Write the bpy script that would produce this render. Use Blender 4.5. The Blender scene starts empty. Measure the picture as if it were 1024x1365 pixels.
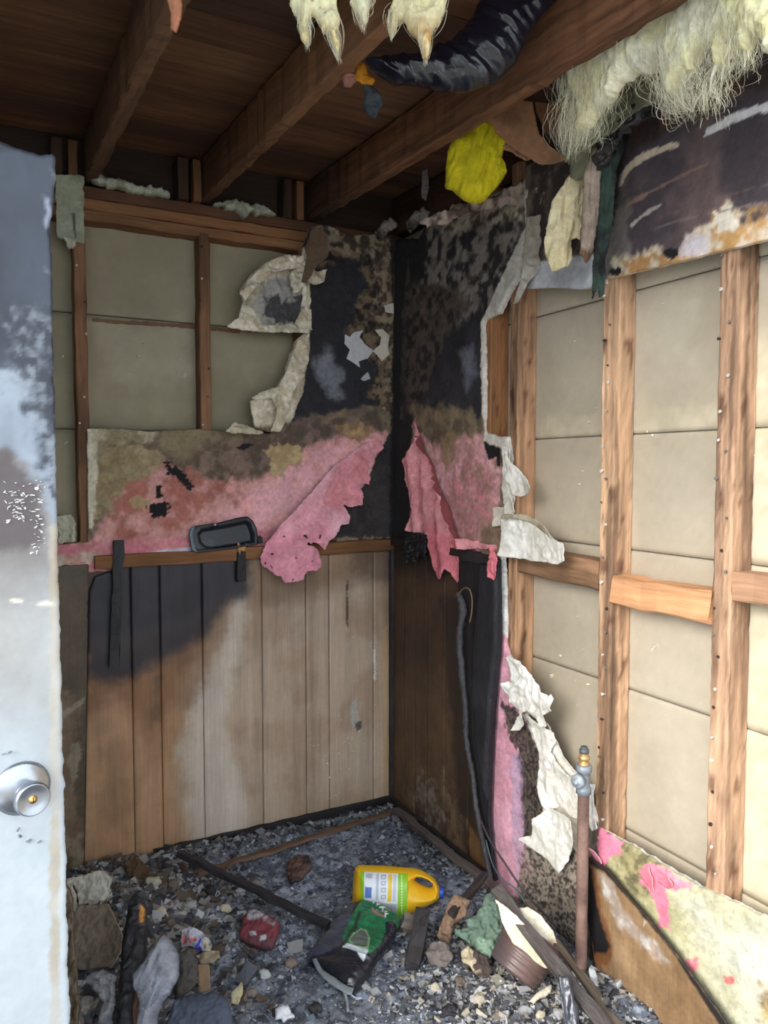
import bpy, math, random
import numpy as np

# ------------------------------------------------------------------ camera, light, exposure
F_PX, CXP, CYP = 1025.0, 512.0, 682.5
PITCH, YAW = math.radians(3.25), math.radians(28)
CAM = np.array([-1.583, -2.895, 1.5])
FW = np.array([math.sin(YAW)*math.cos(PITCH), math.cos(YAW)*math.cos(PITCH), -math.sin(PITCH)])
RT = np.array([math.cos(YAW), -math.sin(YAW), 0.0])
UPV = np.array([math.sin(YAW)*math.sin(PITCH), math.cos(YAW)*math.sin(PITCH), math.cos(PITCH)])
scene = bpy.context.scene
col = scene.collection
cd = bpy.data.cameras.new('camera'); cam = bpy.data.objects.new('camera', cd); col.objects.link(cam)
cam.location = CAM; cam.rotation_euler = (math.radians(90)-PITCH, 0, -YAW)
cd.sensor_fit = 'HORIZONTAL'; cd.sensor_width = 36.0; cd.lens = 36.0*F_PX/1024.0
cd.clip_start = 0.02; cd.clip_end = 200
scene.camera = cam
w = bpy.data.worlds.new('sky'); scene.world = w; w.use_nodes = True
bg = w.node_tree.nodes['Background']
bg.inputs['Color'].default_value = (0.84, 0.92, 1.0, 1); bg.inputs['Strength'].default_value = 1.25
sd = bpy.data.lights.new('sun', 'SUN'); sd.energy = 1.9; sd.angle = math.radians(32); sd.color = (1.0, 0.95, 0.87)
sun = bpy.data.objects.new('sun', sd); col.objects.link(sun)
from mathutils import Vector, Matrix
SUN_DIR = Vector((0.88, 0.36, -0.42))
sun.rotation_euler = SUN_DIR.to_track_quat('-Z', 'Y').to_euler()
scene.view_settings.view_transform = 'Standard'; scene.view_settings.look = 'None'
scene.view_settings.gamma = 1; scene.view_settings.use_curve_mapping = False
scene.view_settings.exposure = 1.18

# ------------------------------------------------------------------ helpers
rnd = random.Random(7)
rs = np.random.RandomState(11)
def ray(x, y):
    return FW + (x-CXP)/F_PX*RT + (CYP-y)/F_PX*UPV
def V3(*a): return np.array(a, float)
def unit(a): return a/np.linalg.norm(a)
class Plane:
    """A plane in the room: origin, u (right) and v (up) directions; n = u x v faces the room."""
    def __init__(s, o, u, v):
        s.o, s.u = np.array(o, float), unit(np.array(u, float))
        v = np.array(v, float); v = v - s.u*np.dot(v, s.u); s.v = unit(v); s.n = np.cross(s.u, s.v)
    def at(s, x, y):
        d = ray(x, y); t = np.dot(s.o-CAM, s.n)/np.dot(d, s.n); p = CAM+d*t-s.o
        return (float(np.dot(p, s.u)), float(np.dot(p, s.v)))
    def poly(s, pts): return [s.at(*p) for p in pts]
    def P(s, a, b, d):
        a, b = np.asarray(a, float), np.asarray(b, float); d = np.broadcast_to(np.asarray(d, float), a.shape)
        return s.o + a[..., None]*s.u + b[..., None]*s.v + d[..., None]*s.n
    def off(s, d): return Plane(s.o+s.n*d, s.u, s.v)
def plane3(p0, p1, p2):
    return Plane(p0, np.array(p1)-np.array(p0), np.array(p2)-np.array(p0))
def on_axis(x, y, ax, v):
    d = ray(x, y); return CAM + d*((v-CAM[ax])/d[ax])
def depth_pt(x, y, t): return CAM + ray(x, y)*t
def facing(x, y, t, lean=0.0, turn=0.0):
    """upright plane through a point t metres in front, facing the viewer's side of the room"""
    a = YAW+turn
    u = V3(math.cos(a), -math.sin(a), 0); f = V3(math.sin(a), math.cos(a), 0)
    return Plane(depth_pt(x, y, t), u, V3(0, 0, 1)+f*lean)
WA = Plane((0, 0, 0), (1, 0, 0), (0, 0, 1))
WB = Plane((0, 0, 0), (0, -1, 0), (0, 0, 1))
FL = Plane((0, 0, 0), (1, 0, 0), (0, 1, 0))

def lin(c):
    c = np.asarray(c, float)/255.0
    return np.where(c <= .04045, c/12.92, ((c+.055)/1.055)**2.4)

def _h(ix, iy, seed):
    h = (ix.astype(np.int64)*374761393 + iy.astype(np.int64)*668265263 + seed*974634777) & 0xffffffff
    h = ((h ^ (h >> 13))*1274126177) & 0xffffffff
    h = ((h ^ (h >> 16))*2246822519) & 0xffffffff
    return ((h ^ (h >> 15)) & 0xffffff)/float(0xffffff)
def vnoise(x, y, seed=0):
    ix, iy = np.floor(x), np.floor(y); fx, fy = x-ix, y-iy
    fx, fy = fx*fx*(3-2*fx), fy*fy*(3-2*fy)
    a, b, c, d = _h(ix, iy, seed), _h(ix+1, iy, seed), _h(ix, iy+1, seed), _h(ix+1, iy+1, seed)
    return (a*(1-fx)+b*fx)*(1-fy) + (c*(1-fx)+d*fx)*fy
def fbm(x, y, scale=1.0, octv=4, seed=0, gain=.5):
    x, y = np.asarray(x, float)*scale, np.asarray(y, float)*scale
    t, amp, s = 0, 1, 0
    for k in range(octv):
        t = t+amp*vnoise(x+k*17.3, y-k*9.1, seed+k); s += amp; amp *= gain; x, y = x*2.03, y*2.03
    return t/s
def sstep(x, a, b):
    t = np.clip((x-a)/(b-a), 0, 1); return t*t*(3-2*t)
def sdist(a, b, poly):
    """signed distance to a polygon, positive inside"""
    a, b = np.asarray(a, float), np.asarray(b, float)
    dm = np.full(a.shape, 1e9); ins = np.zeros(a.shape, bool); n = len(poly)
    for i in range(n):
        x1, y1 = poly[i]; x2, y2 = poly[(i+1) % n]
        ex, ey = x2-x1, y2-y1; L = ex*ex+ey*ey+1e-12
        t = np.clip(((a-x1)*ex+(b-y1)*ey)/L, 0, 1)
        dm = np.minimum(dm, (a-x1-t*ex)**2+(b-y1-t*ey)**2)
        if abs(ey) > 1e-12:
            c = ((y1 > b) != (y2 > b)) & (a < (x2-x1)*(b-y1)/ey+x1); ins ^= c
    dm = np.sqrt(dm); return np.where(ins, dm, -dm)

def painter(pl, base, layers, fine=.22):
    """stains and coatings of a surface, as polygons laid out in that surface's own metres.
    base: (c1, c2, scale). layer: (points, colour or (c1,c2,scale), softness m, opacity, raggedness m, grain /m)"""
    conv = []
    for k, L in enumerate(layers):
        pts, c, soft, op, rag, gs = (list(L)+[None]*6)[:6]
        conv.append((pl.poly(pts), c, soft or .006, 1 if op is None else op, rag if rag is not None else .012, gs or 25, k))
    def colr(c, a, b, k):
        if isinstance(c[0], (tuple, list)):
            t = fbm(a, b, c[2], 4, 50+k*3)
            t = sstep(t, .36, .64)[..., None]
            return lin(c[0])*(1-t)+lin(c[1])*t
        return np.broadcast_to(lin(c), a.shape+(3,))
    def f(a, b):
        C = colr(base, a, b, 91)
        for poly, c, soft, op, rag, gs, k in conv:
            lo = np.array(poly).min(0)-soft-rag*3; hi = np.array(poly).max(0)+soft+rag*3
            m = (a > lo[0]) & (a < hi[0]) & (b > lo[1]) & (b < hi[1])
            if not m.any(): continue
            am, bm = a[m], b[m]
            s = sdist(am, bm, poly) + (fbm(am, bm, gs, 4, 200+k*7, .6)-.5)*4*rag
            k_ = (sstep(s, -soft, soft)*op)[..., None]
            C = np.array(C); C[m] = C[m]*(1-k_) + colr(c, am, bm, k)*k_
        if fine: C = C*(1+fine*(fbm(a, b, 110, 3, 5, .7)-.5)[..., None]*2)*(1+fine*.7*(fbm(a, b, 28, 3, 6)-.5)[..., None]*2)
        return C
    return f

# ---- materials: every surface reads its own 'tint' (its pigment) and 'grain' (its own coordinates)
MATS = {}
def mat(kind, rough=.85, bump=.3, scale=60, contrast=.25, stretch=1.0, metal=0, spec=.4, trans=0, coat=0, dist=.004, sheen=0, alpha=1):
    key = (kind,)
    if key in MATS: return MATS[key]
    m = bpy.data.materials.new(kind); m.use_nodes = True; MATS[key] = m
    nt = m.node_tree; N = nt.nodes; Lk = nt.links; bs = N['Principled BSDF']
    at = N.new('ShaderNodeAttribute'); at.attribute_name = 'tint'
    gc = N.new('ShaderNodeAttribute'); gc.attribute_name = 'grain'
    mp = N.new('ShaderNodeMapping'); mp.inputs['Scale'].default_value = (1.0/stretch, 1, 1)
    Lk.new(gc.outputs['Vector'], mp.inputs['Vector'])
    no = N.new('ShaderNodeTexNoise'); no.inputs['Scale'].default_value = scale; no.inputs['Detail'].default_value = 5
    no.inputs['Roughness'].default_value = .62
    Lk.new(mp.outputs['Vector'], no.inputs['Vector'])
    no2 = N.new('ShaderNodeTexNoise'); no2.inputs['Scale'].default_value = scale*.16; no2.inputs['Detail'].default_value = 3
    Lk.new(mp.outputs['Vector'], no2.inputs['Vector'])
    ad = N.new('ShaderNodeMath'); ad.operation = 'ADD'
    Lk.new(no.outputs['Fac'], ad.inputs[0]); Lk.new(no2.outputs['Fac'], ad.inputs[1])
    mr = N.new('ShaderNodeMapRange'); mr.inputs['From Min'].default_value = .65; mr.inputs['From Max'].default_value = 1.35
    mr.inputs['To Min'].default_value = 1-contrast; mr.inputs['To Max'].default_value = 1+contrast*.8
    Lk.new(ad.outputs[0], mr.inputs['Value'])
    vm = N.new('ShaderNodeVectorMath'); vm.operation = 'SCALE'
    Lk.new(at.outputs['Color'], vm.inputs[0]); Lk.new(mr.outputs['Result'], vm.inputs['Scale'])
    Lk.new(vm.outputs['Vector'], bs.inputs['Base Color'])
    bs.inputs['Roughness'].default_value = rough; bs.inputs['Metallic'].default_value = metal
    bs.inputs['Specular IOR Level'].default_value = spec
    if trans: bs.inputs['Transmission Weight'].default_value = trans; bs.inputs['IOR'].default_value = 1.2
    if alpha < 1: bs.inputs['Alpha'].default_value = alpha
    if coat: bs.inputs['Coat Weight'].default_value = coat; bs.inputs['Coat Roughness'].default_value = .15
    if bump:
        bp = N.new('ShaderNodeBump'); bp.inputs['Strength'].default_value = bump; bp.inputs['Distance'].default_value = dist
        Lk.new(ad.outputs[0], bp.inputs['Height']); Lk.new(bp.outputs['Normal'], bs.inputs['Normal'])
    return m
M_PLASTER = mat('painted plasterboard', .9, .5, 55, .16)
M_STUD = mat('weathered stud timber', .85, .4, 46, .85, 14, dist=.002)
M_WOOD = mat('sawn timber', .8, .35, 80, .5, 14, dist=.002)
M_PANEL = mat('woodgrain panelling', .5, .15, 120, .24, 22, dist=.001)
M_CHAR = mat('charred timber', .6, .9, 70, .45, 3, dist=.006, spec=.5)
M_BOARD = mat('fibre sheathing', .95, .15, 30, .09, 1, dist=.001)
M_CLOTH = mat('cloth', .95, .4, 140, .18)
M_PLASTIC = mat('plastic', .35, .12, 20, .06, spec=.5)
M_FILM = mat('glossy plastic film', .22, .5, 30, .12, spec=.6, dist=.004)
M_CLEAR = mat('clear plastic film', .15, .9, 26, .12, spec=1.0, dist=.012, alpha=.42)
M_METAL = mat('brushed metal', .32, .08, 60, .06, 1, metal=1)
M_RUST = mat('rusted iron', .8, .5, 120, .3, 1)
M_ZINC = mat('galvanised iron', .5, .4, 120, .2, 1, metal=.3)
M_FLUFF = mat('glass wool', 1, .9, 90, .22, 1, spec=.1)
M_ASH = mat('ash', .95, .8, 120, .3, 1, dist=.005)
M_CHIP = mat('burnt flakes', .85, .3, 80, .2, 1)
M_DOORP = mat('old gloss paint', .42, .25, 40, .07, 1, dist=.001)
M_CARD = mat('cardboard', .9, .25, 50, .12, 1)

def mk(name, verts, faces, m, tint, parent=None, smooth=False, grain=None, flat_from=None):
    """one mesh object; verts in room metres. quads given as an (n,4) array or mixed list"""
    verts = np.asarray(verts, float)
    org = V3(0, 0, 0)
    if parent is not None: org = WLOC[parent.name]
    else:
        org = V3((verts[:, 0].min()+verts[:, 0].max())/2, (verts[:, 1].min()+verts[:, 1].max())/2, verts[:, 2].min())
    me = bpy.data.meshes.new(name)
    if isinstance(faces, np.ndarray):
        nf, k = faces.shape
        me.vertices.add(len(verts)); me.vertices.foreach_set('co', (verts-org).astype(np.float32).ravel())
        me.loops.add(nf*k); me.loops.foreach_set('vertex_index', faces.astype(np.int32).ravel())
        me.polygons.add(nf); me.polygons.foreach_set('loop_start', np.arange(0, nf*k, k, dtype=np.int32))
        me.update(calc_edges=True)
    else:
        me.from_pydata((verts-org).tolist(), [], [tuple(int(i) for i in f) for f in faces]); nf = len(faces)
    sm = np.full(len(me.polygons), bool(smooth))
    if flat_from is not None: sm[flat_from:] = False
    me.polygons.foreach_set('use_smooth', sm)
    t = np.asarray(tint, float)
    if t.ndim == 1: t = np.broadcast_to(lin(t), (len(verts), 3))
    ca = me.color_attributes.new('tint', 'FLOAT_COLOR', 'POINT')
    ca.data.foreach_set('color', np.concatenate([t, np.ones((len(verts), 1))], 1).astype(np.float32).ravel())
    g = verts if grain is None else np.asarray(grain, float)
    ga = me.attributes.new('grain', 'FLOAT_VECTOR', 'POINT'); ga.data.foreach_set('vector', g.astype(np.float32).ravel())
    me.materials.append(m)
    me.validate(); me.update()
    o = bpy.data.objects.new(name, me); col.objects.link(o)
    if parent is not None: o.parent = parent
    else: o.location = org
    WLOC[o.name] = org
    return o
WLOC = {}
def tag(o, label=None, cat=None, group=None, kind=None):
    if label: o['label'] = label
    if cat: o['category'] = cat
    if group: o['group'] = group
    if kind: o['kind'] = kind
    return o
def empty(name, loc, label=None, cat=None, kind=None, group=None):
    o = bpy.data.objects.new(name, None); col.objects.link(o); o.location = tuple(loc); o.empty_display_size = .05
    WLOC[o.name] = np.array(loc, float); return tag(o, label, cat, group, kind)

def sheet(name, pl, poly, m, parent=None, cell=.005, thick=.012, jag=.004, jsc=45, paint=(200, 200, 200), relief=None,
          bulge=0.0, bulge_r=.05, back=None, holes=None, px=True, wr=0.0, wsc=14, edge=None, wdir=None, seed=0, hole_poly=None):
    """A slab or soft body cut out of a grid: outline, own thickness, relief; bulge>0 makes it puff on both sides."""
    P = pl.poly(poly) if px else poly
    lo = np.array(P).min(0)-jag*2; hi = np.array(P).max(0)+jag*2
    na, nb = max(2, int((hi[0]-lo[0])/cell)+1), max(2, int((hi[1]-lo[1])/cell)+1)
    A, B = np.meshgrid(lo[0]+np.arange(na+1)*cell, lo[1]+np.arange(nb+1)*cell, indexing='ij')
    S = sdist(A, B, P)
    if hole_poly: S = np.minimum(S, -sdist(A, B, pl.poly(hole_poly) if px else hole_poly))
    J = S + (fbm(A, B, jsc, 4, seed+5, .6)-.5)*4*jag if jag else S
    if holes is not None: J = np.minimum(J, holes(A, B))
    # pull rim vertices onto the outline for clean edges
    keep = (J[:-1, :-1]+J[1:, :-1]+J[:-1, 1:]+J[1:, 1:])/4 > 0
    idx = np.arange((na+1)*(nb+1)).reshape(na+1, nb+1)
    q = np.stack([idx[:-1, :-1], idx[1:, :-1], idx[1:, 1:], idx[:-1, 1:]], -1)[keep]
    if len(q) == 0: raise RuntimeError('empty sheet '+name)
    gx = np.gradient(J, cell, axis=0); gy = np.gradient(J, cell, axis=1)
    gl = gx*gx+gy*gy+1e-3
    cnt = np.zeros((na+1)*(nb+1)); np.add.at(cnt, q.ravel(), 1)
    rim = (cnt.reshape(na+1, nb+1) > 0) & (cnt.reshape(na+1, nb+1) < 4)
    st = np.clip(J/gl, -.03, .03)
    sx = np.clip(-gx*st, -cell*.7, cell*.7); sy = np.clip(-gy*st, -cell*.7, cell*.7)
    A = np.where(rim, A+sx, A); B = np.where(rim, B+sy, B)
    used, inv = np.unique(q.ravel(), return_inverse=True); q = inv.reshape(-1, 4)
    a, b, s = A.ravel()[used], B.ravel()[used], np.maximum(J.ravel()[used], 0)
    rimu = rim.ravel()[used]
    d = np.zeros_like(a)
    if relief is not None: d = d+relief(a, b, s)
    if wr:
        aa, bb = a, b
        if wdir is not None:
            c_, s_ = math.cos(wdir), math.sin(wdir); aa, bb = (a*c_+b*s_)*.28, (-a*s_+b*c_)
        n1 = fbm(aa, bb, wsc, 3, seed+31); n2 = fbm(aa, bb, wsc*2.1, 3, seed+77)
        d = d + wr*((1-np.abs(2*n1-1)*2.2) + .5*(1-np.abs(2*n2-1)*2.2))
    puff = 0
    if bulge:
        t = np.clip(s/bulge_r, 0, 1); puff = bulge*np.sqrt(np.maximum(0, 1-(1-t)**2)); puff = np.where(rimu, 0, puff)
    f = pl.P(a, b, d+puff); bk = pl.P(a, b, d-thick-puff if back is None else -back+0*d)
    n = len(a); Vv = np.concatenate([f, bk]); E = np.concatenate([q[:, [0, 1]], q[:, [1, 2]], q[:, [2, 3]], q[:, [3, 0]]])
    key = E[:, 0].astype(np.int64)*n+E[:, 1]; rk = E[:, 1].astype(np.int64)*n+E[:, 0]
    bd = E[~np.isin(key, rk)]
    side = np.stack([bd[:, 1], bd[:, 0], bd[:, 0]+n, bd[:, 1]+n], -1)
    Fc = np.concatenate([q, q[:, ::-1]+n, side])
    if callable(paint): C = paint(a, b)
    else: C = np.broadcast_to(lin(paint), (n, 3))
    Cb = C if edge is None else np.broadcast_to(lin(edge), (n, 3))
    g = np.stack([b, a, d], -1)+rnd.random()*3
    return mk(name, Vv, Fc, m, np.concatenate([C, Cb]), parent, True, np.concatenate([g, g+.01]), flat_from=None if bulge else 2*len(q))

def board(name, p0, p1, wd, ht, m, tint, parent=None, side=None, seg=None, rough=.0008, chew=0.0, tintfn=None, taper=1.0, dense=False):
    """a sawn board from p0 to p1 (centre line), wd along 'side', ht across; worn arrises and uneven ends"""
    p0, p1 = np.array(p0, float), np.array(p1, float); L = np.linalg.norm(p1-p0); t = (p1-p0)/L
    if side is None: side = V3(0, 0, 1) if abs(t[2]) < .9 else V3(1, 0, 0)
    side = np.array(side, float); side = unit(side-t*np.dot(side, t)); up = np.cross(t, side)
    n = seg or max(3, int(L/.05)); c = min(wd, ht)*.09
    prof = [(-wd/2+c, -ht/2), (wd/2-c, -ht/2), (wd/2, -ht/2+c), (wd/2, ht/2-c), (wd/2-c, ht/2), (-wd/2+c, ht/2), (-wd/2, ht/2-c), (-wd/2, -ht/2+c)]
    if dense:
        q = []
        for j in range(8):
            (xa, ya), (xb, yb) = prof[j], prof[(j+1) % 8]; m_ = 6 if math.hypot(xb-xa, yb-ya) > .02 else 1
            q += [(xa+(xb-xa)*e/m_, ya+(yb-ya)*e/m_) for e in range(m_)]
        prof = q
    V, G, T = [], [], []; r = rs; go = r.rand()*7; k = len(prof)
    for i in range(n+1):
        s = L*i/n; sc = 1+(taper-1)*i/n; wob = side*r.normal(0, rough*2)+up*r.normal(0, rough*2)
        for j, (x, y) in enumerate(prof):
            e = 0
            if chew and i in (0, n): e = r.uniform(-1, 1)*chew
            V.append(p0+t*(s+e)+side*(x*sc+r.normal(0, rough))+up*(y*sc+r.normal(0, rough))+wob*.5)
            G.append((s+go, x+go, y+go)); T.append(s)
    Fs = []
    for i in range(n):
        for j in range(k):
            a, b = i*k+j, i*k+(j+1) % k; Fs.append((a, b, b+k, a+k))
    Fs.append(tuple(range(k-1, -1, -1))); Fs.append(tuple(range(n*k, n*k+k)))
    base = lin(tint); nn = fbm(np.array(T)*6+go*3, np.array(G)[:, 1]*40, 1, 3, int(go*10))[:, None]
    C = base*(.75+.5*nn)
    V = np.array(V)
    if tintfn is not None: C = tintfn(V, C)
    return mk(name, V, Fs, m, C, parent, False, np.array(G))

def tube(name, pts, rad, m, tint, parent=None, seg=8, sub=4, lump=0.0):
    pts = np.array(pts, float)
    if sub > 1 and len(pts) > 2:
        out = []
        for i in range(len(pts)-1):
            a = pts[max(i-1, 0)]; b = pts[i]; c = pts[i+1]; d = pts[min(i+2, len(pts)-1)]
            for k in range(sub):
                t = k/sub; out.append(.5*((2*b)+(-a+c)*t+(2*a-5*b+4*c-d)*t*t+(-a+3*b-3*c+d)*t**3))
        out.append(pts[-1]); pts = np.array(out)
    n = len(pts); rad = np.interp(np.linspace(0, 1, n), np.linspace(0, 1, len(np.atleast_1d(rad))), np.atleast_1d(rad))
    V, G = [], []; ref = V3(.3, .2, 1)
    for i in range(n):
        t = unit(pts[min(i+1, n-1)]-pts[max(i-1, 0)]); a = np.cross(t, ref)
        if np.linalg.norm(a) < 1e-3: a = np.cross(t, V3(1, 0, 0))
        a = unit(a); b = np.cross(t, a); ref = np.cross(a, t)
        for j in range(seg):
            th = 2*math.pi*j/seg; r = rad[i]*(1+lump*rs.uniform(-1, 1)); V.append(pts[i]+a*math.cos(th)*r+b*math.sin(th)*r); G.append((i*.01, j*.02, 0))
    Fs = [(i*seg+j, i*seg+(j+1) % seg, (i+1)*seg+(j+1) % seg, (i+1)*seg+j) for i in range(n-1) for j in range(seg)]
    Fs += [tuple(range(seg-1, -1, -1)), tuple(range((n-1)*seg, n*seg))]
    return mk(name, V, Fs, m, tint, parent, True)

def lathe(name, o, axis, prof, m, tint, parent=None, seg=28, wob=0.0, smooth=True, tintfn=None):
    """prof: (height along axis, radius)"""
    ax = unit(np.array(axis, float)); a = unit(np.cross(ax, V3(0, 0, 1) if abs(ax[2]) < .95 else V3(1, 0, 0))); b = np.cross(ax, a)
    V, C = [], []
    for i, (h, r) in enumerate(prof):
        for j in range(seg):
            th = 2*math.pi*j/seg; rr = r*(1+wob*math.sin(th*3+i*.4)*.5+wob*math.sin(th*2+1))
            V.append(np.array(o)+ax*h+a*math.cos(th)*rr+b*math.sin(th)*rr)
    n = len(prof)
    Fs = [(i*seg+j, i*seg+(j+1) % seg, (i+1)*seg+(j+1) % seg, (i+1)*seg+j) for i in range(n-1) for j in range(seg)]
    Fs += [tuple(range(seg-1, -1, -1)), tuple(range((n-1)*seg, n*seg))]
    V = np.array(V); C = tint if tintfn is None else tintfn(V)
    return mk(name, V, Fs, m, C, parent, smooth)

def lumps(name, centres, size, m, tint, parent=None, thin=.35, jit=.35, up=None):
    """joined irregular flakes (8 corners each)"""
    centres = np.asarray(centres, float); K = len(centres); size = np.broadcast_to(size, (K,))
    base = np.array([[x, y, z] for z in (-.5, .5) for x, y in ((-.5, -.5), (.5, -.5), (.5, .5), (-.5, .5))])
    thn = thin*rs.uniform(.5, 1.5, K); asp = rs.uniform(.45, 1, K)
    B = base[None]+rs.uniform(-1, 1, (K, 8, 3))*jit*.5
    B = B*np.stack([size, size*asp, size*thn], -1)[:, None]
    yaw = rs.uniform(0, 6.28, K); tx = rs.normal(0, .45, K); ty = rs.normal(0, .45, K)
    def rot(B, i, j, an):
        c, s = np.cos(an)[:, None], np.sin(an)[:, None]; X, Y = B[..., i].copy(), B[..., j].copy(); B[..., i] = c*X-s*Y; B[..., j] = s*X+c*Y
    rot(B, 1, 2, tx); rot(B, 0, 2, ty); rot(B, 0, 1, yaw)
    V = (B+centres[:, None]).reshape(-1, 3)
    q = np.array([[0, 3, 2, 1], [4, 5, 6, 7], [0, 1, 5, 4], [1, 2, 6, 5], [2, 3, 7, 6], [3, 0, 4, 7]])
    Fc = (np.arange(K)[:, None, None]*8+q[None]).reshape(-1, 4)
    t = np.asarray(tint, float)
    if t.ndim == 2: t = np.repeat(t, 8, 0)
    return mk(name, V, Fc, m, t, parent, False)

def strands(name, segs, m, c1, c2, parent=None, per=12, spread=.02, r=.0012, droop=.02, n=6):
    """bundles of fine fibres; segs: list of (p0, p1, half width)"""
    V, Fs, C = [], [], []
    for (p0, p1, hw) in segs:
        p0, p1 = np.array(p0), np.array(p1); L = np.linalg.norm(p1-p0)
        for _ in range(per):
            a = rs.normal(0, 1, 3)*hw; e = rs.normal(0, 1, 3)*hw*.35; bow = rs.normal(0, 1, 3)*spread
            k1 = rs.uniform(.0, .4); k2 = rs.uniform(.6, 1.08); c = lin(c1)+(lin(c2)-lin(c1))*rs.rand()
            b0 = len(V); rr = r*rs.uniform(.6, 1.6)
            for i in range(n+1):
                t = k1+(k2-k1)*i/n; p = p0+(p1-p0)*t+a*(1-t)+e*t+bow*math.sin(t*3.1)
                w_ = rr*(1-.75*i/n); s = unit(np.cross(p1-p0, rs.normal(0, 1, 3)))*w_ if i == 0 else s/np.linalg.norm(s)*w_
                s2 = unit(np.cross(s, p1-p0))*w_
                V += [p+s, p-s*.5+s2*.8, p-s*.5-s2*.8]; C += [c]*3
            for i in range(n):
                for j in range(3):
                    x, y = b0+i*3+j, b0+i*3+(j+1) % 3; Fs.append((x, y, y+3, x+3))
    return mk(name, np.array(V), np.array(Fs), m, np.array(C), parent, True)
# ------------------------------------------------------------------ the setting
def box(name, x0, x1, y0, y1, z0, z1, m, tint, parent=None):
    V = [(x, y, z) for z in (z0, z1) for x, y in ((x0, y0), (x1, y0), (x1, y1), (x0, y1))]
    Fq = np.array([[0, 3, 2, 1], [4, 5, 6, 7], [0, 1, 5, 4], [1, 2, 6, 5], [2, 3, 7, 6], [3, 0, 4, 7]])
    return mk(name, V, Fq, m, tint, parent)
tag(box('floor', -2.32, .1, -2.75, .1, -.06, 0, M_ASH, (70, 68, 66)), kind='structure')
tag(box('ground', -9, 9, -14, -2.75, -.16, -.04, M_ASH, (168, 164, 156)), kind='structure')  # unseen ground outside, put in to bounce daylight into the room
tag(box('wall_left', -2.42, -2.32, -1.62, .1, 0, 2.6, M_BOARD, (120, 112, 98)), kind='structure')

# ---- back wall (left of the corner in view)
wall_back = empty('wall_back', (-1.1, .05, 0), kind='structure')
for z0, z1 in ((0, 1.639), (1.643, 2.053), (2.057, 2.52)):
    for x0, x1 in ((-2.32, -.802), (-.798, .1)):
        tag(sheet('sheathing_board', WA.off(-.09), [(x0, z0), (x1, z0), (x1, z1), (x0, z1)], M_BOARD, wall_back, cell=.02 if z0 > 1 else .05, thick=.011,
          jag=0, px=False, paint=painter(WA.off(-.09), ((162, 154, 130), (148, 140, 118), 3), fine=.05, layers=[
            ([(120, 425), (250, 432), (255, 500), (180, 520), (130, 480)], (186, 178, 156), .05, .5, .03),
            ([(150, 300), (240, 300), (240, 400), (150, 400)], (150, 143, 120), .06, .4, .03)])))
box('outer_siding', -2.42, .16, .106, .118, -.05, 2.9, M_BOARD, (150, 144, 128), wall_back)  # added skin behind the sheathing, keeps skylight out of the seams
chips_a = []
for (x, y) in [(183, 455), (178, 452), (190, 458), (240, 478), (172, 500), (160, 440), (205, 470), (230, 462), (238, 350), (320, 325), (312, 322), (200, 480), (247, 500), (185, 475), (84, 475), (88, 590), (80, 510)]:
    p = WA.off(-.088).at(x, y); chips_a.append(WA.off(-.088).P(p[0], p[1], 0))
tag(lumps('plaster_specks', chips_a, rs.uniform(.006, .016, len(chips_a)), M_CHIP, (215, 210, 195), wall_back, thin=.3), kind='stuff')
# paper seam tape and the brown nail line across the sheathing
sheet('torn_tape', WA.off(-.087), [(122, 424), (160, 427), (250, 432), (320, 440), (320, 444), (250, 437), (150, 431), (122, 428)], M_CARD, wall_back, cell=.003, thick=.0015, jag=.002, paint=(120, 92, 70))
def stud_tint(dark=0, seed=0, streak=(), ax=1):
    def f(V, C):
        t = fbm(V[:, 2]*3.0+seed, V[:, ax]*20+V[:, 1-ax]*9+seed, 1, 4, seed)
        k = sstep(t, .52-dark*.2, .68)[:, None]*.75
        C = C*(1-k)+lin((88, 62, 46))*k
        for z0, z1, s in streak:
            q = (sstep(V[:, 2], z0-.06, z0)*(1-sstep(V[:, 2], z1, z1+.06))*s)[:, None]; C = C*(1-q)+lin((52, 36, 30))*q
        return C
    return f
def nails(parent, wall, u, zs, n_=None):
    K = []
    for z in zs: K.append(wall.P(u+rnd.uniform(-.017, .017), z, -.008+rnd.uniform(0, .006)))
    V, Fq, C = [], [], []
    for p in K:
        r, h = rnd.uniform(.003, .0052), rnd.uniform(.006, .016); b = len(V)
        tl = wall.u*rnd.uniform(-.5, .5)+wall.v*rnd.uniform(-.5, .3)
        for (hh, rr) in ((0, .4*r), (h*.7, .4*r), (h*.7, r), (h, r)):
            for j in range(6):
                th = j*math.pi/3; V.append(p+(wall.n+tl*.6)*hh+wall.u*math.cos(th)*rr+wall.v*math.sin(th)*rr)
        c = lin(rnd.choice([(215, 212, 205), (120, 112, 105), (190, 186, 178), (60, 50, 46)])); C += [c]*24
        for i in range(3):
            for j in range(6): Fq.append((b+i*6+j, b+i*6+(j+1) % 6, b+(i+1)*6+(j+1) % 6, b+(i+1)*6+j))
        Fq.append(tuple(b+18+j for j in range(6)))
    return tag(mk('drywall_nails', V, Fq, M_CHIP, np.array(C), parent), kind='stuff')
for i, x in enumerate((-2.05, -1.65, -1.24, -.80, -.40)):
    s = board('stud', (x, .052, 0), (x, .052, 2.38), .04, .078, M_WOOD, (132, 96, 70), wall_back, side=(1, 0, 0), tintfn=stud_tint(.3, i*3))
    if i > 1: nails(s, WA.off(-.012), x, [1.66+.11*k+rnd.uniform(-.02, .02) for k in range(7)])
board('top_plate', (-2.3, .052, 2.385), (.05, .052, 2.385), .078, .036, M_WOOD, (138, 98, 66), wall_back, side=(0, 1, 0))
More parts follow.
